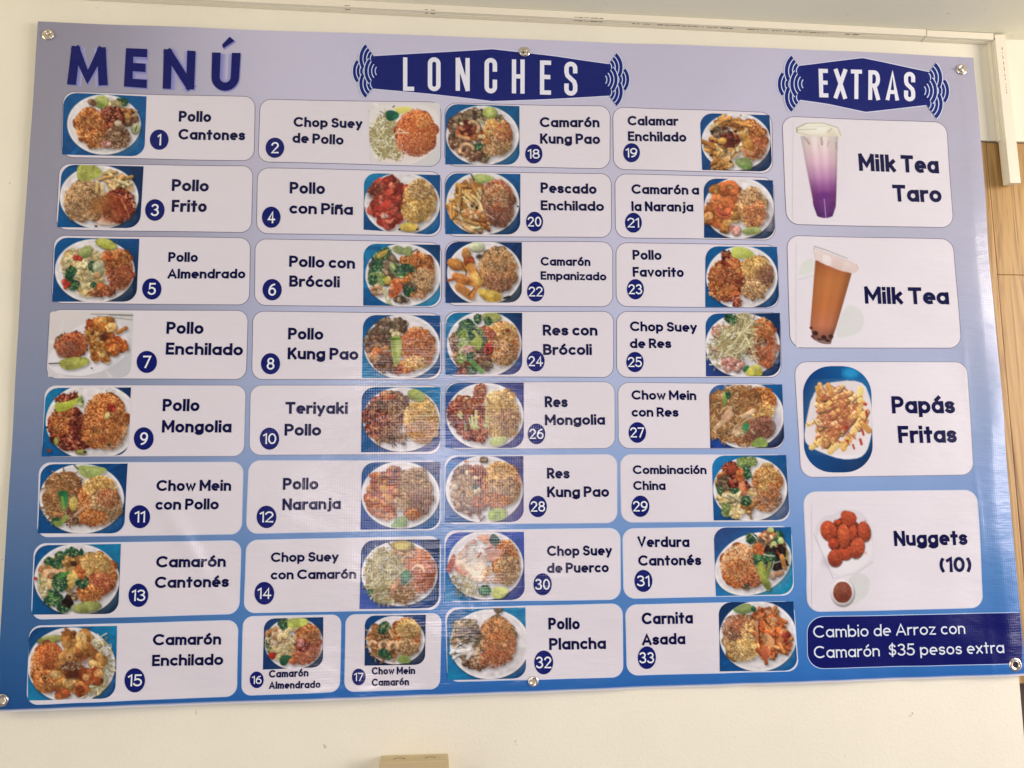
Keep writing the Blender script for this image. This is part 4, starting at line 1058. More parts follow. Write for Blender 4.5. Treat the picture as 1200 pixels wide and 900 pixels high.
LEAF = (15, 0, 15, 0)
B1, B2, B3, TE, NV, BK, PU = '0a528a', '08447c', '083468', '127eaa', '0a2850', '141f34', '3a3672'
DISH = [
 (1, 60, 100, [(152, 88), (1112, 122), (1090, 832), (130, 812)], f'{B1} {B1} {B1} {B2}', (620, 460, 428, 352), '''
c 900 370 120 110 20 mB
b 830 190 70 40 20 grn
c 740 230 90 60 10 alm
c 860 340 80 70 0 gol
m 700 380 150 130 0 mR
c 770 580 150 120 0 mB
g 450 470 165 210 0 rO
g 520 630 140 110 0 rO
m 760 640 150 90 0 mB
E 590 190 80 72 0 c4d27c 7ea23c
c 480 200 40 30 0 mB
E 780 440 44 34 0 e2cdb4 cbb090
E 985 500 52 62 30 c8c49c 9aa070
c 640 690 60 40 0 mP
L 980 540 1000 470 14 3c6a3c
'''),
 (3, 60, 185, [(125, 78), (1082, 98), (1035, 820), (75, 815)], f'{B1} {NV} {NV} {B1}', (560, 460, 460, 372), '''
g 400 500 245 240 0 rB
g 330 520 180 210 0 rB
f 760 250 150 90 20 fri
f 800 340 150 70 0 fri
m 780 560 210 190 -20 mR
G 600 540 160 90 -20 .75 c07a40
G 780 540 130 70 10 .6 9a3a20
G 700 690 160 80 -10 .6 a85c34
G 860 600 60 120 -20 .6 7c2a1c
G 660 620 70 50 20 .5 8a4424
L 540 290 530 400 34 dcb870
L 600 310 600 430 38 e4c890
L 560 300 560 390 6 8a5a2c
L 860 540 910 680 12 c08050
L 820 480 870 600 9 d09468
P c4d05a bcc460 305,72 510,76 620,180 520,250 350,280 300,240
G 420 150 90 40 0 .5 d4dc78
D 525 800 16 3a2018
'''),
 (5, 50, 270, [(150, 84), (1132, 96), (1098, 836), (112, 836)], f'{B1} {B2} {BK} {B2}', (612, 475, 468, 375), '''
c 480 430 260 260 0 alm
c 560 640 180 120 0 alm
g 900 460 155 240 0 rR
g 860 330 160 100 0 rO
m 700 700 170 70 0 rR
c 520 500 190 190 0 alm
E 500 250 80 60 -30 b8cc80 90ac58
b 330 500 55 90 20 grn
b 360 640 75 70 30 grn
b 600 420 70 60 35 grn
E 650 450 60 90 -20 c8d0b0 a0b080
c 410 325 44 30 0 red
c 270 620 40 46 0 red
c 760 290 60 60 0 orn
c 680 660 50 40 0 orn
E 640 520 44 34 0 e6b888 c88c5c
b 600 640 40 30 0 grn
E 740 155 124 58 18 c8cc60 a8a83c
P d0d470 b8b848 640,90 760,90 860,180 800,215 650,190
'''),
 (7, 50, 360, [(85, 50), (1062, 52), (1030, 830), (60, 815)], 'd6c8c2 d2c8c4 bcb8bc d0c4c2', None, '''
L 570 82 1060 90 10 8a8078
L 640 104 1060 150 12 94948c
L 780 90 1070 100 6 4c4844
P dcd0d0 e0d6d8 60,560 400,200 860,120 1010,360 1000,560 760,740 480,812 200,790 60,700
L 160 780 480 815 6 c4b8ba
L 480 812 760 742 6 b8acb0
L 760 742 1010 580 6 b8acb0
G 860 680 150 60 -30 .5 b8b4b8
m 340 440 190 150 -12 mB
g 340 450 190 140 -15 rR
g 280 500 130 90 -20 rD .7
k 760 440 200 120 0 chO
k 660 230 160 70 0 chO
k 760 200 80 80 0 gol
c 680 500 130 110 0 gol
c 860 450 130 90 0 chO
c 590 330 80 90 0 gol
L 880 300 975 245 44 a8602c
L 880 290 965 245 18 d09050
L 1000 495 980 500 30 945028
c 620 580 60 60 0 gol
c 720 600 50 40 0 gol
G 720 350 60 40 0 .7 38201a
P b4b458 a8a858 190,620 350,580 520,585 560,640 480,700 300,745 200,700
G 360 640 120 30 -5 .5 cccc78
L 75 662 190 655 12 2c2820
D 575 715 10 2c2018
'''),
 (9, 45, 447, [(85, 75), (1090, 72), (1055, 868), (42, 880)], f'{TE} {NV} {B3} {B1}', (640, 470, 555, 450), '''
m 330 520 210 240 20 mR
m 300 480 160 180 0 chO
m 470 560 90 210 0 mR
m 420 720 190 90 0 mR
g 790 470 250 330 -10 rO
g 680 600 180 170 0 rO
g 850 330 150 150 0 rO
c 860 310 50 40 0 red
m 330 190 140 40 -10 mR
G 460 520 70 170 0 .55 4a1814
P c4d050 a8b83c 190,250 330,240 480,180 520,200 420,300 240,370 190,330
c 490 220 30 60 0 lgr
E 810 400 28 40 20 e8dca0 c8b470
E 210 700 26 44 0 a8b060 7c8c40
E 500 825 60 26 0 b0b860 80883c
D 545 825 18 2a1c14
D 830 745 18 38402c
D 100 540 16 38201c
D 800 110 8 3a2a1c
D 125 810 26 8a3424
'''),
 (11, 40, 537, [(85, 70), (1100, 62), (1058, 880), (45, 880)], f'{B1} {B3} {B2} {B2}', (562, 475, 498, 408), '''
n 330 430 220 260 0 nod 1.3
m 440 330 110 110 0 mB
n 360 300 170 130 0 nod
n 260 560 130 180 0 nod
m 470 680 120 110 0 mB
g 760 510 240 280 0 rO
g 780 330 200 120 0 rY
g 840 560 190 190 0 rB
g 700 700 170 80 0 rO
g 870 470 130 110 0 rR .7
P 2c7c44 3f9a4c 265,385 405,375 400,520 360,630 320,560 290,450
L 330 460 350 600 34 7cb850
b 250 740 50 50 0 grn
P 90b450 78a044 230,730 300,740 380,650 410,680 330,790 250,815
E 460 530 46 84 5 d8c878 bca048
G 470 510 20 40 0 .5 c08c40
L 480 670 610 555 30 d0a080
L 540 560 680 410 12 cc9460
L 220 630 330 660 20 d8905c
P b0cc70 9cbc60 500,90 580,80 860,110 830,180 640,235 540,200
G 660 150 110 30 -10 .5 c4d88c
L 470 80 520 130 16 2c5c3c
'''),
 (13, 33, 632, [(88, 70), (1090, 52), (1062, 872), (48, 882)], f'{B2} {TE} {BK} {B1}', (575, 470, 500, 420), '''
c 300 400 170 180 0 shr
c 500 260 180 110 0 gol
b 520 150 90 50 0 grn
P 1c5038 246040 600,190 625,85 665,150 650,195
b 380 190 60 50 0 grn
b 250 260 60 50 0 grn
b 340 290 80 60 20 grn
g 820 400 210 240 0 rO
g 790 300 170 150 0 rY
g 850 520 170 130 0 rR
g 720 640 150 110 0 rO
A 300 470 100 60 150 330 shr
E 250 520 40 60 0 ecd09c d8b070
E 420 420 60 70 20 e0b070 c08c4c
E 510 480 70 130 25 e4c470 cca050
b 380 500 90 110 0 grn
L 380 450 470 390 40 4c9c48
b 300 690 110 100 0 grn
L 300 700 260 640 30 5cac50
b 420 800 80 60 0 grn
b 640 500 80 70 -40 grn
c 610 380 40 80 -20 orn
c 520 660 70 50 0 mK
c 480 730 60 60 0 blk
D 545 285 40 4a2c20
c 180 560 50 120 0 alm
E 690 790 165 62 -8 a4b060 88904c
L 140 410 150 520 24 7c9c50
D 95 460 26 a84038
'''),
 (15, 25, 730, [(90, 52), (1128, 32), (1100, 880), (90, 902)], f'{B3} {TE} {B3} {TE}', (592, 490, 512, 440), '''
n 950 400 120 260 -10 spr .8
n 850 730 170 110 -30 spr
E 340 190 150 44 -10 b0b064 8c8848
g 300 510 180 280 0 rO
g 330 380 160 150 0 chO
g 320 680 160 130 0 rO
k 560 190 70 130 -15 gol
k 740 170 60 110 10 gol
k 720 330 130 110 0 gol
k 880 450 80 120 0 gol
k 600 400 110 130 0 gol
k 480 560 110 110 0 gol
k 740 620 120 110 -30 chO
k 560 720 130 110 0 gol
k 870 620 50 110 0 chO
k 470 820 70 40 -20 chO
k 690 780 60 90 -20 chO
G 610 590 90 70 0 .85 4c1c10
G 720 430 50 40 0 .6 7a3420
D 570 410 18 702818
E 565 400 45 60 0 d8a468 c08448
D 570 400 14 702818
m 600 500 120 50 0 mB
D 250 610 14 2c3420
D 290 640 18 384828
'''),
 (2, 410, 112, [(210, 75), (1058, 82), (1052, 815), (240, 768)], 'dccfcb d8ccc8 ccc6c4 dacdc8', None, '''
P e0d4ce e4d8d0 210,90 1040,90 1055,560 800,790 520,800 300,760 235,560
G 640 720 300 60 -5 .4 d8bcb4
L 760 790 1010 640 6 d0c4c0
L 190 330 240 765 5 9c9090
n 410 460 165 240 0 spr
m 400 480 140 190 0 tan
n 420 470 165 230 0 spr 1.2
n 460 640 170 70 0 spr
g 780 430 230 270 -10 rR
g 790 420 220 250 -10 chO .6
g 720 560 190 130 0 rR .6
g 860 290 110 90 0 rO .8
L 580 380 660 440 11 e8d4b0
L 560 430 690 430 11 e8d4b0
L 480 500 580 390 11 e8dcb8
P e4d878 ccc060 510,130 740,125 700,180 590,215 540,190
P 1c5c44 144836 420,180 480,160 580,200 570,260 460,305 415,250
P 2c7454 1c5c44 500,230 580,200 560,260 500,280
L 505 130 520 115 12 30281c
D 210 175 8 3c3834
'''),
 (4, 410, 192, [(165, 100), (1058, 122), (1058, 832), (160, 770)], f'{TE} {B2} {B1} {B3}', (612, 460, 445, 368), '''
k 400 420 210 260 20 tP .8
k 460 560 190 170 0 tP
k 590 380 110 170 0 tP
c 420 460 180 180 0 tP
k 470 250 90 110 0 tP
c 400 600 40 34 0 mP
m 300 280 90 60 -40 mR
G 290 330 90 60 -40 .6 5c2420
P dc4c3c c83c30 390,420 480,400 490,490 440,530 370,480
P e05c48 d04838 370,340 480,270 520,330 450,380
P d84434 c43428 290,470 350,480 380,530 330,550
g 810 430 190 250 0 rY
g 760 560 150 130 0 rY
g 830 300 150 110 0 rB .8
E 690 735 105 52 0 dcc060 b8943c
D 580 765 16 3c2c1c
D 790 765 16 3c2c1c
'''),
 (6, 410, 276, [(160, 92), (1058, 102), (1058, 825), (155, 818)], f'{TE} {NV} {TE} {B2}', (625, 460, 445, 370), '''
g 810 430 180 230 0 rO
g 850 520 140 150 0 rB
g 740 280 160 80 -10 rO
c 420 400 190 180 0 mK
E 580 160 70 40 20 9cb070 80985c
E 680 180 46 60 10 98b46c 88a05c
P a0b878 7c945c 480,120 560,170 700,120 720,180 650,220 520,200
b 380 220 120 60 -30 grn
E 380 215 80 30 -35 d0a050 a8a048
b 300 400 70 130 20 grn
P 98b068 6c8c50 450,330 560,300 640,480 600,505 480,420
L 480 330 600 480 20 b8c888
L 520 310 640 470 24 48704c
b 620 400 100 60 -20 grn
b 700 380 60 40 0 grn
b 320 500 110 80 20 lgr
b 270 520 50 70 0 grn
E 440 520 40 50 20 d8c464 b49c40
c 560 560 90 60 0 orn
P e4703c cc5c30 540,580 620,560 610,640 560,700 535,650
c 520 660 60 60 0 orn
c 320 640 80 60 0 shr
L 400 620 440 740 44 c8c8a0
b 700 620 80 90 0 mK
b 690 650 60 60 0 grn
c 600 750 70 40 0 mK
g 800 690 90 50 0 rO .8
L 730 190 785 155 12 302c20
L 440 770 480 800 26 b8bc80
'''),
 (8, 410, 360, [(155, 88), (1058, 92), (1058, 825), (142, 828)], f'{B2} {B2} {B3} {TE}', (612, 460, 448, 380), '''
c 340 450 160 230 -15 mK
c 480 220 190 80 10 mK
c 400 300 130 110 0 mK
c 330 480 140 170 0 mB
c 370 560 120 120 0 chO .7
c 420 660 150 100 20 mB
c 580 190 90 60 0 mK
c 520 290 60 50 0 alm .8
g 790 470 200 240 0 rO
g 770 400 180 150 0 rR .6
g 680 680 150 80 -20 rO
g 760 650 150 80 0 rY .8
m 560 740 50 40 0 mR
P a8c858 b8cc70 470,350 545,330 610,355 605,560 570,650 530,712 490,560
G 520 540 28 130 -6 .5 88b048
G 570 480 28 110 4 .4 d0d890
L 480 370 590 365 24 5c9838
D 322 186 10 3a2820
D 755 580 8 3a2018
'''),
 (10, 410, 446, [(140, 75), (1058, 74), (1058, 832), (130, 840)], f'{B2} {TE} {PU} {B1}', (605, 455, 455, 380), '''
m 380 430 230 240 0 mR
m 420 440 200 220 0 mB
m 470 360 180 180 0 mR .6
m 520 270 190 130 0 mB
n 460 420 140 120 0 nod .5
m 330 520 150 180 0 mR .7
n 480 640 180 100 0 nod .8
c 440 170 90 50 0 chO
m 560 660 110 60 0 mB .6
g 830 470 195 260 0 rY
g 830 540 180 190 0 rO .7
g 800 400 160 160 0 rY .7
c 800 500 30 20 0 chO
E 780 170 105 66 20 b4cc68 98b050
L 500 720 540 760 18 3a3024
L 620 740 640 740 40 4a4030
D 500 140 22 38402c
D 930 290 8 3a2018
'''),
 (12, 410, 534, [(140, 78), (1058, 72), (1052, 860), (122, 868)], f'{B1} 343058 {B1} 123c88', (592, 462, 462, 396), '''
k 350 430 160 230 0 chO .8
c 330 520 150 190 0 chO
c 510 200 90 80 0 chO
c 400 320 160 120 0 chO
c 450 560 110 150 0 chO
c 420 680 120 70 0 chO
c 530 320 80 170 0 chO
c 560 240 60 100 0 mR .5
c 260 600 70 60 0 chO
g 770 430 180 290 0 rB
g 800 530 160 180 0 rD .9
g 740 280 160 120 0 rB
g 620 560 90 90 0 rB
g 740 690 110 60 0 rO
E 400 385 54 50 0 e8a850 d08838
E 460 510 50 60 0 e0984c c07434
D 530 530 16 e8d8c0
D 570 620 14 e8d8c0
P 9ccc80 80b868 470,815 560,720 640,700 680,740 665,835 490,840
G 590 770 60 40 -20 .5 b0dc98
'''),
 (14, 410, 628, [(135, 52), (1055, 40), (1045, 845), (112, 858)], f'{B3} {NV} {B3} 4a5cb0', (582, 440, 448, 382), '''
g 820 420 170 250 0 rR
g 800 300 170 150 0 chO .8
g 840 480 150 180 0 rR
n 420 450 220 300 0 spr 1.4
n 400 420 200 260 0 spr 1.2
n 450 680 200 110 0 spr
n 620 680 160 110 0 nog
m 640 180 120 50 0 shr
E 615 115 130 62 2 c8b060 9c7830
G 620 120 90 36 0 .6 d8c878
A 690 300 70 40 170 300 shr
A 800 420 70 34 200 360 shr
L 500 620 580 510 46 e0a078
L 510 690 490 620 40 dc9c78
P 3c8c58 206040 590,420 660,380 720,440 720,540 660,590 600,560
G 660 470 60 40 0 .5 70b880
L 640 590 780 460 12 d8c49c
L 470 540 660 380 14 d8d0a0
b 235 655 30 34 0 grn
L 440 70 480 110 12 40382c
'''),
 (16, 290, 714, [(195, 112), (888, 92), (882, 680), (182, 705)], f'{B3} {B3} {BK} {B3}', (545, 400, 342, 305), '''
c 380 400 170 180 0 alm
c 330 340 120 120 0 shr
c 480 480 130 110 0 alm
A 520 300 70 50 180 400 alm
A 410 340 40 44 150 340 alm
A 350 450 40 40 10 200 alm
g 700 420 150 210 0 rR
g 710 290 140 110 0 rO
g 640 560 130 80 0 rR
m 640 420 80 70 0 mR
c 620 400 40 40 0 mP
b 420 170 60 70 0 grn
b 240 400 40 110 0 grn .5
P 2c6c40 1c5434 370,570 420,530 540,550 480,620 440,665 385,650
c 290 540 50 34 0 red
c 540 620 40 30 0 orn
P c8d860 b0c44c 460,110 690,100 720,160 640,210 470,225
G 570 150 90 40 0 .5 d4e078
'''),
 (17, 410, 714, [(175, 75), (890, 62), (880, 650), (172, 662)], f'{B2} {B3} {BK} {NV}', (535, 360, 345, 285), '''
n 360 360 150 200 0 nod 1.2
n 420 480 170 110 0 nod
m 420 420 120 100 0 mB .6
g 660 300 170 200 0 rO
g 680 230 140 110 0 rY
g 660 440 150 100 0 rB
A 400 430 50 44 150 400 shr
A 510 440 54 44 150 380 shr
A 270 420 40 36 180 330 shr
L 440 200 500 330 24 dcc090
b 400 220 60 80 30 grn
b 390 520 70 50 0 grn
b 450 560 40 40 0 grn
P 90b458 78a048 540,620 580,540 680,540 720,600 700,640
'''),
 (18, 508, 112, [(140, 92), (1010, 112), (1010, 805), (140, 798)], f'{B1} 0a4c74 0a4c78 {B1}', (576, 460, 430, 350), '''
m 380 440 190 250 -15 mB
c 380 420 170 230 -10 mK
c 480 240 160 80 0 mK
c 420 420 140 120 0 orn
c 400 380 120 80 0 mR
c 300 560 110 90 0 mB
c 540 640 170 110 20 mK
c 470 680 120 70 0 mB
g 750 460 165 210 0 rO
g 720 360 140 120 0 rY .8
g 780 560 130 130 0 rB
g 820 430 100 110 0 rR .6
g 700 630 120 70 0 rB
A 460 370 70 44 240 400 shr
A 390 640 80 40 170 340 shr
L 300 470 420 500 30 e0a878
L 520 280 600 310 34 c8c098
L 540 470 590 470 44 d8c08c
E 330 325 24 18 30 ecd8b8 d8b890
D 480 540 22 e8dcc8
b 530 590 50 40 0 grn
b 770 250 50 40 0 mK
E 660 190 84 66 0 c0d470 a0bc54
G 660 190 50 36 0 .5 d0e08c
'''),
 (20, 508, 194, [(140, 80), (1020, 92), (1020, 800), (140, 795)], f'{B1} {B1} {NV} {B1}', (580, 435, 430, 368), '''
f 420 440 190 260 55 gol
f 370 500 170 180 40 fri
f 440 290 160 110 30 gol
f 480 400 120 140 60 fri .8
f 500 640 150 120 30 gol
f 430 700 120 60 20 fri
f 260 480 60 140 80 gol
c 450 560 130 60 0 shr .5
g 760 440 180 270 0 rD
g 750 320 170 160 0 rR .8
g 780 520 160 180 0 rD
g 730 360 150 150 0 rB .7
g 760 480 90 40 0 rR .7
L 620 560 720 620 8 e0c8b8
D 450 470 14 201410
D 510 490 18 201410
L 280 440 300 520 20 e4c8b0
P b0cc78 98b860 460,110 560,80 720,130 690,170 570,210 490,185
L 440 90 480 170 14 28382c
D 990 470 12 2a1c18
'''),
 (22, 508, 274, [(145, 82), (1038, 92), (1038, 800), (142, 805)], f'{B3} {NV} 26303c {B3}', (598, 452, 440, 378), '''
E 510 140 90 60 0 d4d4b4 c0c49c
g 750 410 230 260 0 rB
g 760 430 210 230 0 rO .5
g 760 560 180 120 0 rD .5
g 740 330 180 140 0 rB .6
L 380 190 400 350 76 c88040
L 210 330 360 380 100 d0883c
E 260 350 88 64 20 d89448 b86c30
E 385 225 52 54 0 d89c54 b87434
k 420 310 90 50 0 chO .8
L 440 390 520 590 110 d89448
E 500 530 90 80 30 e4b868 cc8c44
L 260 490 420 560 90 cc7c3c
E 330 520 90 60 20 d88c48 b86830
L 300 620 440 720 100 cc8444
L 460 730 500 630 44 c47c40
L 410 720 480 630 12 5a2c18
L 390 420 380 480 12 5a2814
L 500 400 570 530 10 6a341c
L 170 540 260 520 34 a85c34
L 330 330 380 440 10 7a3c1c
G 540 260 40 30 0 .8 2c1c18
P dcb850 c49838 510,670 560,630 800,680 800,790 640,795 560,740
G 660 700 90 30 10 .5 e8cc70
L 830 750 890 730 24 181c20
'''),
 (24, 508, 358, [(145, 78), (1042, 80), (1042, 808), (142, 808)], f'{TE} {NV} {PU} {B1}', (598, 448, 440, 385), '''
m 340 520 130 230 -10 mB
c 520 620 160 130 0 mB
g 820 440 185 250 0 rO
g 800 310 180 120 0 rY .9
g 820 560 150 150 0 rB .8
g 620 330 110 80 20 rR
b 400 240 100 80 0 grn
b 520 150 40 60 0 grn
E 680 130 110 60 0 b8bc6c 98a058
b 640 180 50 50 0 grn
b 330 330 60 80 0 grn
b 370 390 90 120 20 lgr
b 500 400 110 140 0 lgr
b 470 330 70 70 0 grn
b 580 440 50 80 0 grn
P b4cc58 98b84c 430,420 520,340 590,400 540,520 470,500
L 480 300 530 380 34 c4cc60
L 310 540 390 450 44 b8c888
c 650 490 60 60 0 red
c 400 520 70 50 0 mP
b 440 600 60 50 0 grn
L 450 650 560 770 56 68ac58
b 420 760 90 60 0 grn
b 330 620 50 60 0 lgr
c 550 580 110 60 0 mB .8
m 340 760 60 40 0 mR
m 240 400 50 60 0 mB
c 620 700 60 60 0 mK
m 640 540 40 40 0 mR .6
D 870 290 30 9a3c20
'''),
 (26, 508, 442, [(145, 64), (1060, 62), (1060, 828), (142, 828)], f'{B1} {PU} {PU} 1c3c8c', (605, 455, 455, 392), '''
m 400 430 210 190 -20 rR
m 380 450 210 190 0 mR
m 330 330 150 110 -20 rR
m 540 200 70 130 10 rR
m 440 620 170 110 20 mR
m 240 380 70 90 0 mR
m 520 700 90 50 20 mR
m 560 560 120 160 0 rR .6
g 800 440 190 290 0 rY
g 820 520 180 200 0 rB .9
g 880 480 120 120 0 rD .5
g 760 280 160 130 0 rY .7
L 500 400 500 560 36 ccd090
L 450 450 465 570 26 d4d49c
L 420 480 440 560 24 b8c478
P d0d898 b4c074 420,560 520,560 555,605 440,610
L 310 400 330 440 30 c8cc90
L 290 440 330 480 30 c0c484
L 620 460 640 520 34 ccd494
L 610 570 630 570 40 bcd48c
L 370 550 375 610 28 b4c480
E 385 245 22 16 0 e8d0b0 d0a888
P ccdc94 b8cc80 640,760 680,700 870,690 840,770 720,815
D 860 175 10 504028
'''),
 (28, 508, 528, [(145, 72), (1055, 64), (1058, 838), (132, 845)], f'2070b0 {PU} 5a4c80 {B1}', (595, 455, 455, 395), '''
c 390 440 190 250 0 mB
m 430 300 170 130 0 mR
c 350 300 130 120 0 mB
c 330 480 130 190 0 tan
c 430 640 190 100 0 mB
m 460 560 150 110 0 mB
c 540 570 90 90 0 chO
n 400 480 170 170 0 nog .6
g 800 400 220 250 0 rO
g 780 270 190 140 0 rY .9
g 820 480 190 150 0 rB
g 740 590 150 90 0 rO
m 520 250 100 70 0 rR
E 390 260 20 30 10 f0dcc0 d8b890
E 490 320 34 20 0 ecd4b0 d0a880
E 490 480 22 34 0 f0dcc0 d8b890
E 530 460 20 34 -20 f0dcc0 d8b890
E 250 430 34 40 0 ecd8c4 d0b498
b 490 420 32 32 0 grn
b 590 110 50 40 0 mK
P a8d070 98c860 640,700 690,670 850,680 850,790 780,825 640,820
G 740 740 70 40 0 .5 c0e08c
L 600 770 550 830 14 5c5048
L 500 730 550 800 18 a07060
D 380 130 26 d89880
'''),
 (30, 508, 616, [(145, 82), (1060, 72), (1072, 870), (132, 885)], f'2848a0 3c50a0 {PU} {TE}', (610, 465, 445, 405), '''
g 850 430 150 260 0 rO
g 860 520 140 180 0 rB
P ecc4b4 f0d0c0 260,360 400,190 600,300 640,560 560,680 380,620 260,520
P e8a890 e09880 490,130 640,90 720,210 690,250 560,200
P e8b09c dc9c8c 600,300 700,270 820,300 720,420 630,420
G 700 340 100 50 -20 .7 e4a898
P e0a090 cc8478 360,220 480,140 520,200 390,280
n 460 270 110 130 0 wht .8
n 330 660 150 80 30 spr .8
n 420 740 110 70 20 spr .8
P d07868 b85850 150,490 230,320 265,360 240,480 200,555 155,540
P e09080 d07868 240,470 340,450 420,560 360,590 260,540
G 470 470 170 110 0 .7 f8e8d8
G 600 570 150 70 0 .6 f4dccc
g 700 580 140 110 0 rO .4
n 560 300 60 130 -30 wht .5
L 550 250 610 440 14 f0dcd0
L 520 370 560 320 16 b86450
L 600 280 700 250 20 b05c48
P 2c5c4c 244c40 640,180 690,80 780,150 770,220 700,240
b 600 760 70 60 0 grn
P 40a058 2c7844 530,740 600,720 670,770 620,815 550,800
P d0d484 bccc70 680,740 750,710 870,730 880,790 800,860 690,855
'''),
 (32, 508, 706, [(155, 82), (1080, 60), (1085, 890), (165, 910)], f'{B1} 0c80a8 {B3} {TE}', (660, 490, 470, 410), '''
f 400 430 170 230 -30 tan
f 420 360 130 170 -40 mK
f 450 640 190 110 15 mB
f 360 560 130 90 -20 wht .8
L 300 420 420 360 16 2c2420
L 330 460 470 400 16 2c2420
L 420 390 500 420 20 2c2420
L 280 520 420 440 12 40342c
L 320 360 400 290 12 40342c
m 490 720 120 50 10 mB
g 760 430 200 260 0 rB
g 780 520 190 210 0 rR .7
g 740 320 180 150 0 rO .7
g 700 660 170 110 0 rR .6
b 760 90 50 40 0 mK
G 420 570 110 40 0 .6 ecd8cc
'''),
 (19, 805, 122, [(150, 105), (965, 130), (1000, 795), (180, 770)], f'{B2} {B2} 141c38 {B2}', (575, 440, 405, 338), '''
g 770 440 155 220 0 rO
g 720 330 160 140 0 rO
g 820 520 110 130 0 rR .8
f 400 230 120 60 -30 gol
f 380 600 150 110 70 gol
f 480 560 130 110 -70 fri
f 300 480 100 90 30 gol
f 620 250 110 80 10 gol
c 470 700 70 50 0 gol
f 620 420 80 120 -60 fri
L 640 350 520 520 70 dca860
L 690 390 740 520 80 dc9848
E 720 470 50 80 -20 e0a050 c07c38
m 400 330 110 60 0 mK
m 500 420 120 80 0 mR
G 500 440 90 60 0 .7 4c1814
E 415 430 50 40 -10 e8b458 cc8c40
L 660 540 750 580 50 d08c64
D 295 325 24 2a1414
D 300 430 20 6a1c18
D 440 285 26 5a1c1c
D 570 320 22 4a1c18
D 505 325 14 30141a
D 290 600 14 2a1414
D 510 675 16 3a2018
D 650 270 12 3a2018
D 630 130 10 3a2018
P 90bc68 6c9c4c 545,680 600,630 720,630 770,690 760,765 660,775
G 650 680 70 30 10 .5 a8cc80
'''),
 (21, 808, 200, [(165, 88), (978, 112), (1005, 800), (172, 785)], f'{B2} {B3} 2c3448 {B3}', (582, 438, 412, 358), '''
k 340 470 160 170 0 chO
k 400 420 170 150 0 orn
k 420 270 150 110 -20 orn
k 480 210 90 80 0 chO
k 300 230 50 70 0 gol
k 240 520 60 110 -20 chO
A 400 430 100 60 -60 200 orn
A 410 440 70 34 0 180 tP
A 470 220 80 60 180 380 orn
k 560 510 60 90 0 gol
k 420 630 60 50 0 gol
k 520 680 60 40 0 mP
L 300 300 400 350 40 e08048
L 360 540 460 560 30 e07050
g 740 430 165 240 0 rB
g 740 480 150 190 0 rO .5
g 790 520 120 150 0 rR .5
g 700 300 130 100 0 rB .7
P b0c878 94ac5c 605,700 680,665 830,650 840,745 640,750
G 950 540 60 160 0 .5 b0a4a8
'''),
 (23, 812, 280, [(150, 82), (985, 92), (1015, 800), (150, 795)], f'{B1} {B1} {NV} {B1}', (578, 450, 418, 368), '''
m 400 480 210 240 -10 mR
m 390 460 200 220 0 chO .7
m 440 420 180 150 0 rR .5
m 340 590 150 120 0 chO .7
c 450 260 100 70 30 chO
m 400 220 60 90 0 mR
m 520 740 50 60 0 mR
c 550 350 70 60 0 chO
L 400 240 500 310 40 cc8050
L 350 600 470 560 40 cc7a48
L 300 520 360 460 34 b8643c
L 440 640 540 640 36 c4683c
L 480 480 560 520 30 a04c30
g 760 430 170 230 0 rB
g 730 320 160 120 0 rY
g 850 430 100 130 0 rD .9
g 720 600 150 100 0 rB
G 540 500 50 60 0 .5 4a1410
D 590 500 12 e8b8a8
P ccd868 b0c858 450,130 500,85 620,100 730,170 700,215 540,235 450,200
G 560 160 70 30 0 .5 d8e080
L 860 280 870 300 10 2c2c28
L 365 130 400 150 14 3c4434
'''),
 (25, 812, 360, [(150, 72), (1025, 64), (1035, 805), (160, 808)], f'{B1} {NV} {NV} 283878', (588, 440, 438, 375), '''
n 340 520 170 200 0 spr .9
c 330 290 100 90 0 mP
E 330 290 90 80 0 c88c80 b07468
c 470 660 140 90 0 mP
c 350 450 100 100 0 mP .6
g 850 430 130 280 -8 rR
g 820 250 120 130 0 rO .8
m 760 480 130 150 0 mB .8
g 830 560 130 110 0 rR .6
n 500 380 220 210 0 spr 1.1
n 600 180 130 110 0 spr 1.0
L 590 280 390 540 16 e8dcb4
L 580 280 440 500 16 e4d8ac
L 570 290 400 330 14 e8dcb8
L 590 290 670 420 16 ecdcb4
L 600 280 760 320 14 e8d8b0
L 610 270 780 250 14 e0d4a4
L 590 270 630 120 14 e0d4a4
L 620 270 720 150 14 e8dcb8
L 560 300 480 480 16 dcd0a0
L 640 330 560 470 16 e4d8b0
L 380 570 560 520 14 e8dcb8
b 450 130 80 50 20 grn
D 400 110 20 1c3c2c
P 389050 246c3c 590,720 640,670 680,700 640,750 600,765
n 660 590 90 70 0 spr .6
P d8d060 bcb440 600,800 680,680 790,670 825,760 815,805
G 720 730 60 40 0 .5 e4dc78
G 990 540 50 110 0 .4 b0a4a8
'''),
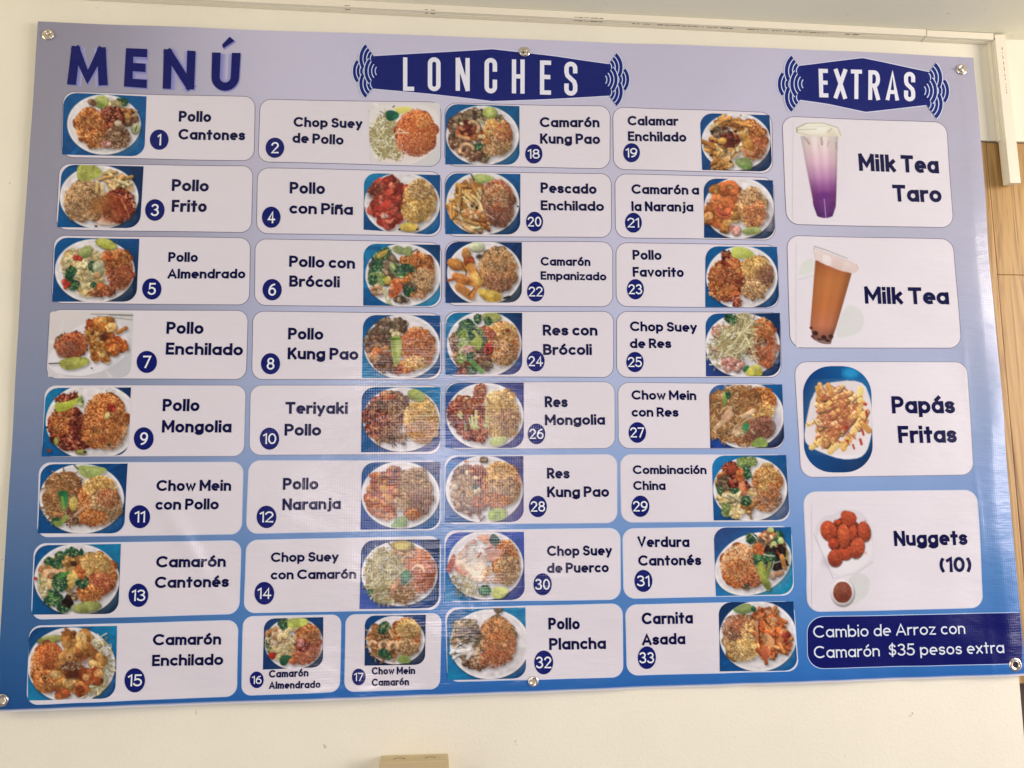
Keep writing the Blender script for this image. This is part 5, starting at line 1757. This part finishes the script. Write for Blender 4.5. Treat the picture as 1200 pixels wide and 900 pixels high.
 (27, 815, 442, [(165, 85), (1025, 82), (1052, 828), (180, 830)], f'2860a0 {B1} 141c38 163c8c', (605, 450, 445, 390), '''
n 380 450 240 300 0 nod 1.5
n 480 250 200 160 0 nog 1.2
n 300 560 150 160 0 nog
n 600 640 190 150 0 nod
g 780 300 170 190 0 rO
g 800 400 140 120 0 rY .8
g 800 590 150 130 0 rD
g 640 700 130 70 0 rD .7
n 640 250 130 110 0 nod
n 500 440 90 120 80 nog .8
L 270 570 430 430 60 d0a484
L 240 600 320 520 46 dcb48c
L 330 480 420 360 50 cca080
L 570 460 690 390 56 d4b08c
L 520 560 650 470 26 c8a078
P 8cb458 6c9c48 330,190 380,150 410,180 370,300 340,360 325,280
b 390 200 24 50 0 grn
P 30a058 207c44 480,680 560,590 590,520 650,560 620,620 520,695
G 580 610 40 40 -40 .5 58bc78
n 500 620 60 60 0 tan
L 660 620 710 660 20 c8a888
P 98c060 80ac4c 640,810 700,730 780,690 850,740 860,825
G 960 560 50 130 0 .5 a8a0b0
'''),
 (29, 820, 528, [(150, 58), (1020, 52), (1072, 815), (172, 820)], f'1478b0 {B2} 50546c {B2}', (600, 450, 435, 378), '''
m 380 230 110 90 0 mR
c 290 370 90 110 0 chO
b 300 400 100 110 0 mK
m 480 420 120 90 0 mR
c 420 360 90 70 0 mR
E 510 440 44 90 -8 e89468 d0683c
c 490 280 50 80 0 orn
E 380 220 60 70 30 9c4430 782c20
g 800 370 175 190 0 rO
g 790 290 150 110 0 rY .6
g 800 560 170 150 0 rD .8
g 790 580 160 140 0 rO .6
g 740 430 60 40 0 rY
f 380 560 130 90 20 fri
f 400 600 140 100 10 alm
c 570 650 80 80 0 gol
c 430 720 90 70 0 alm
c 620 490 60 40 0 fri
b 310 690 50 90 0 lgr
b 530 140 90 60 0 lgr
b 620 130 60 60 0 lgr
b 560 200 50 40 0 grn
b 570 280 50 50 0 grn
b 250 470 30 60 0 grn
b 420 470 60 30 0 grn
b 550 590 60 60 0 grn
E 800 165 60 24 0 d4b47c b48c54
L 600 760 610 800 26 8c7040
'''),
 (31, 825, 612, [(118, 62), (1030, 58), (1052, 845), (150, 870)], f'283c70 {B1} 1488a0 1c68a4', (582, 492, 468, 350, -24), '''
g 460 520 250 260 -25 rO
g 430 480 220 210 -20 tan .5
g 420 600 200 170 0 chO .6
g 560 690 130 90 0 rR .5
m 600 680 110 70 0 rR .5
b 780 300 190 190 0 mK
b 560 190 70 60 0 grn
b 870 190 70 90 0 grn
c 750 160 80 60 0 orn
c 750 190 60 50 0 shr
E 790 90 40 34 0 dcd890 c0bc68
b 660 230 60 50 0 mK
L 570 140 620 190 16 ece4dc
E 830 285 44 60 0 c0cc88 98a864
E 910 220 34 46 0 c0d08c a0b468
b 780 390 170 90 0 blk
b 870 490 130 70 0 blk
c 920 330 50 80 -20 mR
b 920 330 40 70 -20 blk
b 640 430 50 90 0 grn
b 770 430 80 70 0 grn
L 590 290 660 390 50 5c9c4c
c 650 310 60 60 0 orn
L 920 400 950 530 54 c08444
P a8bc50 88a048 620,510 690,440 740,560 720,640 790,700 790,800 760,815 700,740 660,640
L 690 500 740 700 50 a4b84c
L 780 480 750 640 44 88ac50
L 700 380 830 400 14 e8e0d8
L 800 560 830 460 12 e4e0d8
L 830 480 900 460 12 e0dcd0
E 815 620 34 50 10 d4b09c b88c78
E 890 600 50 30 -20 c4906c a47450
b 510 760 50 40 0 mK
L 980 440 985 340 24 90a050
'''),
 (33, 830, 700, [(130, 62), (1010, 52), (1052, 860), (138, 872)], f'{NV} {B3} {B1} {B2}', (592, 460, 455, 412), '''
g 400 480 215 270 0 rB
g 340 360 170 150 0 rD .8
g 400 330 130 100 0 rR .5
g 420 620 200 130 0 rY .8
g 500 480 110 200 0 rY .6
f 740 430 210 270 70 chO .9
f 740 300 180 150 60 orn .8
f 690 620 110 110 80 chO
f 860 560 90 140 70 chO
c 640 200 110 60 -20 chO
P dc9468 c47848 555,260 590,300 600,560 560,520
P e0a878 d08c58 620,490 690,400 800,520 780,590 720,590
P dc9864 c8784c 820,560 860,370 900,380 850,570
P d07048 b85434 610,580 700,560 760,680 640,765
P e4a880 d08858 740,230 820,240 830,310 740,300
P e8b088 d89464 660,150 760,150 740,200 680,190
P dc8c5c c46c40 600,200 680,180 640,240 580,230
L 600 300 610 560 12 6c2418
L 800 380 790 560 10 7c2c1c
L 650 240 720 340 12 7c2c1c
c 930 480 50 70 0 red .7
P 8cac60 68904c 280,150 420,80 500,75 550,140 500,190 360,195
G 420 130 70 30 -10 .5 a8c47c
b 540 140 30 30 0 grn
'''),
]
for num, ox, oy, q, bg, pl, items in DISH:
    rad = (4, 4, 12, 0) if num in (2, 7) else LEAF
    if num in (16, 17): rad = (12, 0, 12, 0)
    photo(num, ox, oy, 10.0, 120, 92, q, rad, bg, pl, items, CARD_OBJ[num])

CW = 'dccfd2'


def taro(cv):
    """Clear cup: pale lilac milk sinking into purple."""
    k = cv.k; y = cv.yy / k; x = cv.xx / k
    l = np.interp(y, [150, 640, 722], [138, 232, 262]); r = np.interp(y, [150, 640, 722], [402, 388, 362])
    bot = 722 - 26 * (np.clip((x - 312) / 76, -1, 1) ** 2)
    al = (np.clip((x - l) * k + .5, 0, 1) * np.clip((r - x) * k + .5, 0, 1) * np.clip((bot - y) * k + .5, 0, 1) * np.clip((y - 145) * k * .4, 0, 1))[..., None]
    st = [145, 220, 330, 430, 500, 560, 640, 722]
    cc = np.array([hexc(c) for c in ('dccbc4', 'e0c8c4', 'd8b0bc', 'b884a8', '90548c', '743470', '642c6c', '542660')])
    C = np.stack([np.interp(y, st, cc[:, i]) for i in range(3)], -1)
    u = (x - l) / (r - l); sh = 1 - .22 * np.abs(2 * u - 1) ** 3; wav = 1 + .03 * np.sin(u * 22)
    cv.img = cv.img * (1 - al) + C * (sh * wav)[..., None] * al


photo('taro', 915, 135, 6.0, 75, 125, [(85, 30), (445, 30), (445, 740), (85, 740)], (0, 0, 0, 0), f'{CW} {CW} {CW} {CW}', None, '''
P e6dccc d8ccb8 108,125 118,84 180,60 290,56 390,80 426,125 420,160 400,178 330,152 230,142 150,150 112,140
G 240 100 90 26 3 .6 ece4d8
G 360 130 40 22 20 .4 ccbc9c
''', CARD_OBJ['taro'], raw=lambda cv: (taro(cv), cv.run('''
L 110 92 112 122 7 8a7c5c
L 112 90 180 58 6 9a8c70
L 180 58 300 56 5 b0a484
L 300 56 400 86 5 a89c7c
L 400 86 424 140 6 b8ac90
L 115 104 250 98 5 b4a88a
L 150 84 360 76 3 c8bc9c
L 115 122 200 142 5 c4b498
L 200 142 340 148 5 d4c4a8
L 330 118 360 90 8 c0ae90
L 180 170 200 200 16 b09890
L 285 160 290 205 16 b09a94
L 265 200 268 235 4 c0a8a8
L 340 180 328 220 8 b89e9c
L 388 190 392 240 8 a08c88
L 170 170 160 150 8 a89088
G 300 570 60 30 0 .5 5a2874
L 306 590 318 716 6 a890c0
L 152 200 226 600 4 c8acb4
D 250 660 8 40205c
D 290 690 8 40205c
D 350 650 8 40205c
D 365 620 7 40205c
''')))


def milk(cv):
    k = cv.k; y = cv.yy / k; x = cv.xx / k
    l = np.interp(y, [170, 640, 760], [217, 178, 205]); r = np.interp(y, [170, 640, 760], [500, 365, 325])
    top = 175 + (x - 217) * .38
    bot = 768 - 50 * np.clip((300 - x) / 120, 0, 1) ** 2
    al = (np.clip((x - l) * k + .5, 0, 1) * np.clip((r - x) * k + .5, 0, 1) * np.clip((bot - y) * k + .5, 0, 1) * np.clip((y - top) * k + .5, 0, 1))[..., None]
    st = [175, 250, 330, 500, 640, 700, 760]
    cc = np.array([hexc(c) for c in ('984f30', 'a66034', 'b06a3a', 'b2673a', 'b46a4a', '8c5644', '6c4a44')])
    C = np.stack([np.interp(y, st, cc[:, i]) for i in range(3)], -1)
    u = (x - l) / (r - l); sh = 1.06 - .24 * np.abs(2 * u - 1) ** 2.5 - .08 * u
    cv.img = cv.img * (1 - al) + C * (sh * (1 + .02 * np.sin(u * 19)))[..., None] * al


photo('milkt', 920, 275, 6.0, 100, 135, [(80, 50), (580, 60), (580, 790), (80, 790)], (0, 0, 0, 0), f'{CW} {CW} {CW} {CW}', None, '''
P cecbc0 d4cec6 95,250 130,190 205,150 205,270 95,290
L 95 315 200 285 6 bcc0b8
P cfc8c4 cdc8c3 340,740 420,490 520,510 560,570 555,640 520,700
L 350 745 520 700 5 d8d4d0
''', CARD_OBJ['milk'], raw=lambda cv: (milk(cv), cv.run('''
P dcc4bc d4bab2 205,110 260,110 520,210 515,260 480,270 400,255 330,225 220,180
P e4d4d0 dccac6 265,135 330,150 325,222 270,205
P d8beb6 d0b2aa 345,160 415,180 400,255 335,230
P dcc8c2 d0b8b0 420,185 470,200 465,265 415,250
P 9a5a38 a8683c 290,222 330,235 312,270
P 9a5a38 a8683c 352,245 392,262 366,292
L 205 105 210 80 6 a89c90
L 210 80 300 108 5 8c847c
L 300 108 440 165 5 948a84
L 215 95 480 195 4 c4b4ac
L 205 110 220 180 5 c4b0a8
L 500 200 518 240 6 c0b098
L 222 200 188 560 6 a05c34
D 215 692 20 38201c
D 275 722 20 38201c
D 325 715 18 402420
D 185 655 12 4a2c24
D 245 740 16 4a2c28
D 300 745 14 38201c
D 195 715 12 583830
L 210 740 320 762 5 a08c84
''')))


def fries_sauce(cv):
    """Thin zigzags of chile sauce over the fries, plus their grain."""
    g = cv.rng
    m = ((cv.img.max(-1) - cv.img.min(-1)) > 45) & (cv.img[..., 0] > 140)
    for _ in range(420):
        x, y = 320 + g.normal(0, 110), 440 + g.normal(0, 125)
        j, i = int(y * cv.k), int(x * cv.k)
        if not (0 <= j < cv.H and 0 <= i < cv.W and m[j, i]): continue
        t = math.radians(g.choice([48, -30]) + g.normal(0, 9)); L = g.uniform(8, 22)
        cv.line([(x - L * math.cos(t), y - L * math.sin(t)), (x + L * math.cos(t), y + L * math.sin(t))], g.uniform(5, 9), hexc('a0503a') * g.uniform(.85, 1.15), alpha=.72)
    mm = blur(m[..., None].astype(float), 1)
    n = blur(g.normal(0, 1, (cv.H, cv.W, 1)), 1) * 2.2
    cv.img = cv.img * (1 + .06 * n * mm)


photo('fries1', 930, 420, 6.427, 110, 140, [(75, 55), (580, 58), (605, 858), (85, 860)], (33, 33, 33, 33), f'{B3} 0f66a0 {NV} {B2}', None, '''
G 430 110 60 40 0 .7 2c9cc8
P dccfd0 e0d4d6 160,195 520,152 590,330 600,540 545,745 360,768 100,660 80,560
G 340 440 230 280 0 .35 c4a898
f 230 270 40 50 60 frs
f 330 330 150 95 -30 frs
f 330 420 145 110 -35 frs
f 260 510 100 90 -25 frs
f 270 600 90 60 -55 frs
f 440 430 60 140 -65 frs
L 180 215 200 330 26 c8944c
L 265 200 290 270 40 cc9450
L 505 230 500 340 42 e0c478
L 530 420 420 620 46 e4bc74
L 470 440 520 330 36 d8a860
L 110 500 190 470 34 dcc088
L 530 500 570 545 46 c08848
L 300 620 380 480 36 dca864
L 140 670 250 600 44 dcb870
L 280 700 350 640 50 dcb878
L 380 680 410 600 44 d8a85c
L 240 360 330 310 40 e0b468
L 350 390 430 440 40 dcac60
G 400 520 26 60 0 .6 6c2c18
G 340 570 16 60 20 .5 7c4424
''', CARD_OBJ['fries'], raw=lambda cv: (fries_sauce(cv), cv.run('''
L 520 540 530 575 16 a83c30
L 505 610 515 645 20 b04438
L 450 650 460 680 14 a83c30
L 548 400 556 440 16 9c3428
D 400 520 16 9c3020
D 540 345 16 b04430
D 410 620 12 a03828
''')))

def crumb(cv):
    """Breadcrumb grain and darker rims on the nuggets."""
    m = ((cv.img[..., 0] - cv.img[..., 2]) > 60)[..., None].astype(float)
    n = blur(cv.rng.normal(0, 1, (cv.H, cv.W, 1)), 1) * 2.2; n2 = blur(cv.rng.normal(0, 1, (cv.H, cv.W, 1)), 4) * 5
    cv.img = cv.img * (1 + m * (.06 * n + .07 * n2)) * (1 - .25 * m * (1 - blur(m, 3)))


photo('nugget12', 940, 575, 6.208, 85, 140, [(75, 90), (520, 90), (520, 858), (75, 858)], (0, 0, 0, 0), f'{CW} {CW} {CW} {CW}', None, '''
P d0c4c8 d8ccce 85,290 150,190 230,175 290,130 420,140 500,230 560,480 380,610 230,640 150,500
P dcd0d2 e0d4d4 100,310 200,240 470,240 540,470 390,590 240,620 160,490
L 85 310 230 640 6 bcb0b4
L 240 640 400 600 5 c8bcbe
L 400 600 560 490 6 bcb2b4
P ccc6c2 d0cac6 330,640 420,590 500,640 480,760 380,840 330,820
E 298 740 84 96 0 e0d6d2 ccc0bc
P 8a4634 703226 268,664 328,664 364,710 366,770 328,816 268,816 230,770 232,710
G 285 720 44 40 0 .35 a06a50
G 310 770 40 30 0 .4 5c261c
G 200 520 60 40 0 .4 a89ca0
L 340 165 380 215 6 7c3020
P 74301f 62281a 170,300 250,215 300,190 400,220 450,290 440,400 400,450 320,500 260,520 215,430
E 195 290 58 72 -15 bc5230 943a22
P b84e30 943a24 285,140 380,155 405,200 385,245 330,250 285,235
E 258 230 26 20 0 b84c2c 9c3a22
E 232 385 40 38 0 b04428 8c3420
E 320 450 52 52 0 b84a2c 9c3c24
E 370 305 30 56 10 b44a2a 983820
E 305 330 44 88 -3 c05a34 9c4026
E 455 295 46 72 -12 b04c30 883820
E 405 415 52 76 15 bc5434 943c26
E 245 488 54 62 0 ac482c 84341e
''', CARD_OBJ['nugget'], raw=crumb)

HOLEP = make_paint('shaded_wall_in_eyelet', (0.50, 0.45, 0.32), rough=.7)  # wall colour darkened to paint in the shadow inside the eyelet
# ------------------------------------------------------------------ eyelets and the nails that hold the sheet
def ring(pr, R, r, n=28, m=10, squash=.55):
    v, f = [], []
    for i in range(n):
        a = 2 * math.pi * i / n
        for j in range(m):
            b = 2 * math.pi * j / m
            d = R + r * math.cos(b)
            v.append((d * math.cos(a), -r * squash * math.sin(b), d * math.sin(a)))
    for i in range(n):
        for j in range(m):
            f.append((i * m + j, i * m + (j + 1) % m, ((i + 1) % n) * m + (j + 1) % m, ((i + 1) % n) * m + j))
    return v, f


def disc(R, y, n=24, dome=0.0):
    v = [(0, y - dome, 0)]; f = []
    for k, (q, d) in enumerate(((.35, .9), (.7, .55), (1.0, 0.0))):
        for i in range(n): v.append((R * q * math.cos(2 * math.pi * i / n), y - dome * d, R * q * math.sin(2 * math.pi * i / n)))
    for i in range(n): f.append((0, 1 + (i + 1) % n, 1 + i))
    for k in range(2):
        for i in range(n):
            a, b = 1 + k * n + i, 1 + k * n + (i + 1) % n
            f.append((a, b, b + n, a + n))
    return v, f


for i, (px, py, rp) in enumerate(EYELETS):
    x, z = plane(px, py); x2, _ = plane(px + rp, py); R = float(x2 - x)
    x = float(min(max(x, R * 1.0), BW - R * 1.0)); z = float(z)
    y = -float(wr(x, z)) - LAY * 2
    e = mesh_obj('eyelet', *ring(None, R * .72, R * .27), STEEL, banner, smooth=True)
    e.location = (x - BW / 2, y - .0006, z)
    h = mesh_obj('hole', *disc(R * .52, 0), HOLEP if i in (0, 3, 4) else BLACKP, e, smooth=True)
    h.location = (0, .0003, 0)
    lip = mesh_obj('inner_lip', *ring(None, R * .50, R * .09, squash=1.2), STEEL, e, smooth=True)

NAILS = [(0, 57.5, 40.8, 0.0028, 'nail through the top left eyelet of the menu banner'),
         (1, 615, 59, 0.0042, 'bent nail hooked through the top middle eyelet above LONCHES'),
         (2, 1126.5, 82, 0.0040, 'bright round nail head in the top right eyelet of the banner')]
for i, px, py, r, lab in NAILS:
    x, z = plane(px, py); x, z = float(x), float(z)
    y0 = -float(wr(x, z))
    e = bpy.data.objects.new('nail', None); COL.objects.link(e); e.location = (x, 0, z + BZ)
    tag(e, lab, 'nail')
    v, f = [], []
    n = 12
    for yy in (0.0, y0 - .0035):
        for k in range(n): v.append((.0013 * math.cos(2 * math.pi * k / n), yy, .0013 * math.sin(2 * math.pi * k / n)))
    for k in range(n): f.append((k, (k + 1) % n, n + (k + 1) % n, n + k))
    mesh_obj('shank', v, f, NAILM, e, smooth=True)
    mesh_obj('head', *disc(r, y0 - .0036, dome=.0014), NAILM, e, smooth=True)
    if i in (1, 2):
        # bent end of the wire
        w, hp = [], []
        path = [(0, 0, 0), (.0004, -.001, -.004), (.0006, -.0012, -.0085), (-.0004, -.001, -.0115)] if i == 1 else [(0, 0, 0), (-.005, -.0008, .0012), (-.0105, 0, .0022)]
        vv, ff = [], []
        rw = .0022 if i == 1 else .0015
        for a, p in enumerate(path):
            for k in range(10):
                t = 2 * math.pi * k / 10
                if i == 1: q = (p[0] + rw * math.cos(t), y0 - .0042 + p[1] + rw * math.sin(t), p[2])
                else: q = (p[0], y0 - .0042 + p[1] + rw * math.sin(t), p[2] + rw * math.cos(t))
                vv.append(q)
        for a in range(len(path) - 1):
            for k in range(10): ff.append((a * 10 + k, a * 10 + (k + 1) % 10, (a + 1) * 10 + (k + 1) % 10, (a + 1) * 10 + k))
        ff.append(tuple(range((len(path) - 1) * 10, len(path) * 10)))
        mesh_obj('bent_tip', vv, ff, NAILM, e, smooth=True)
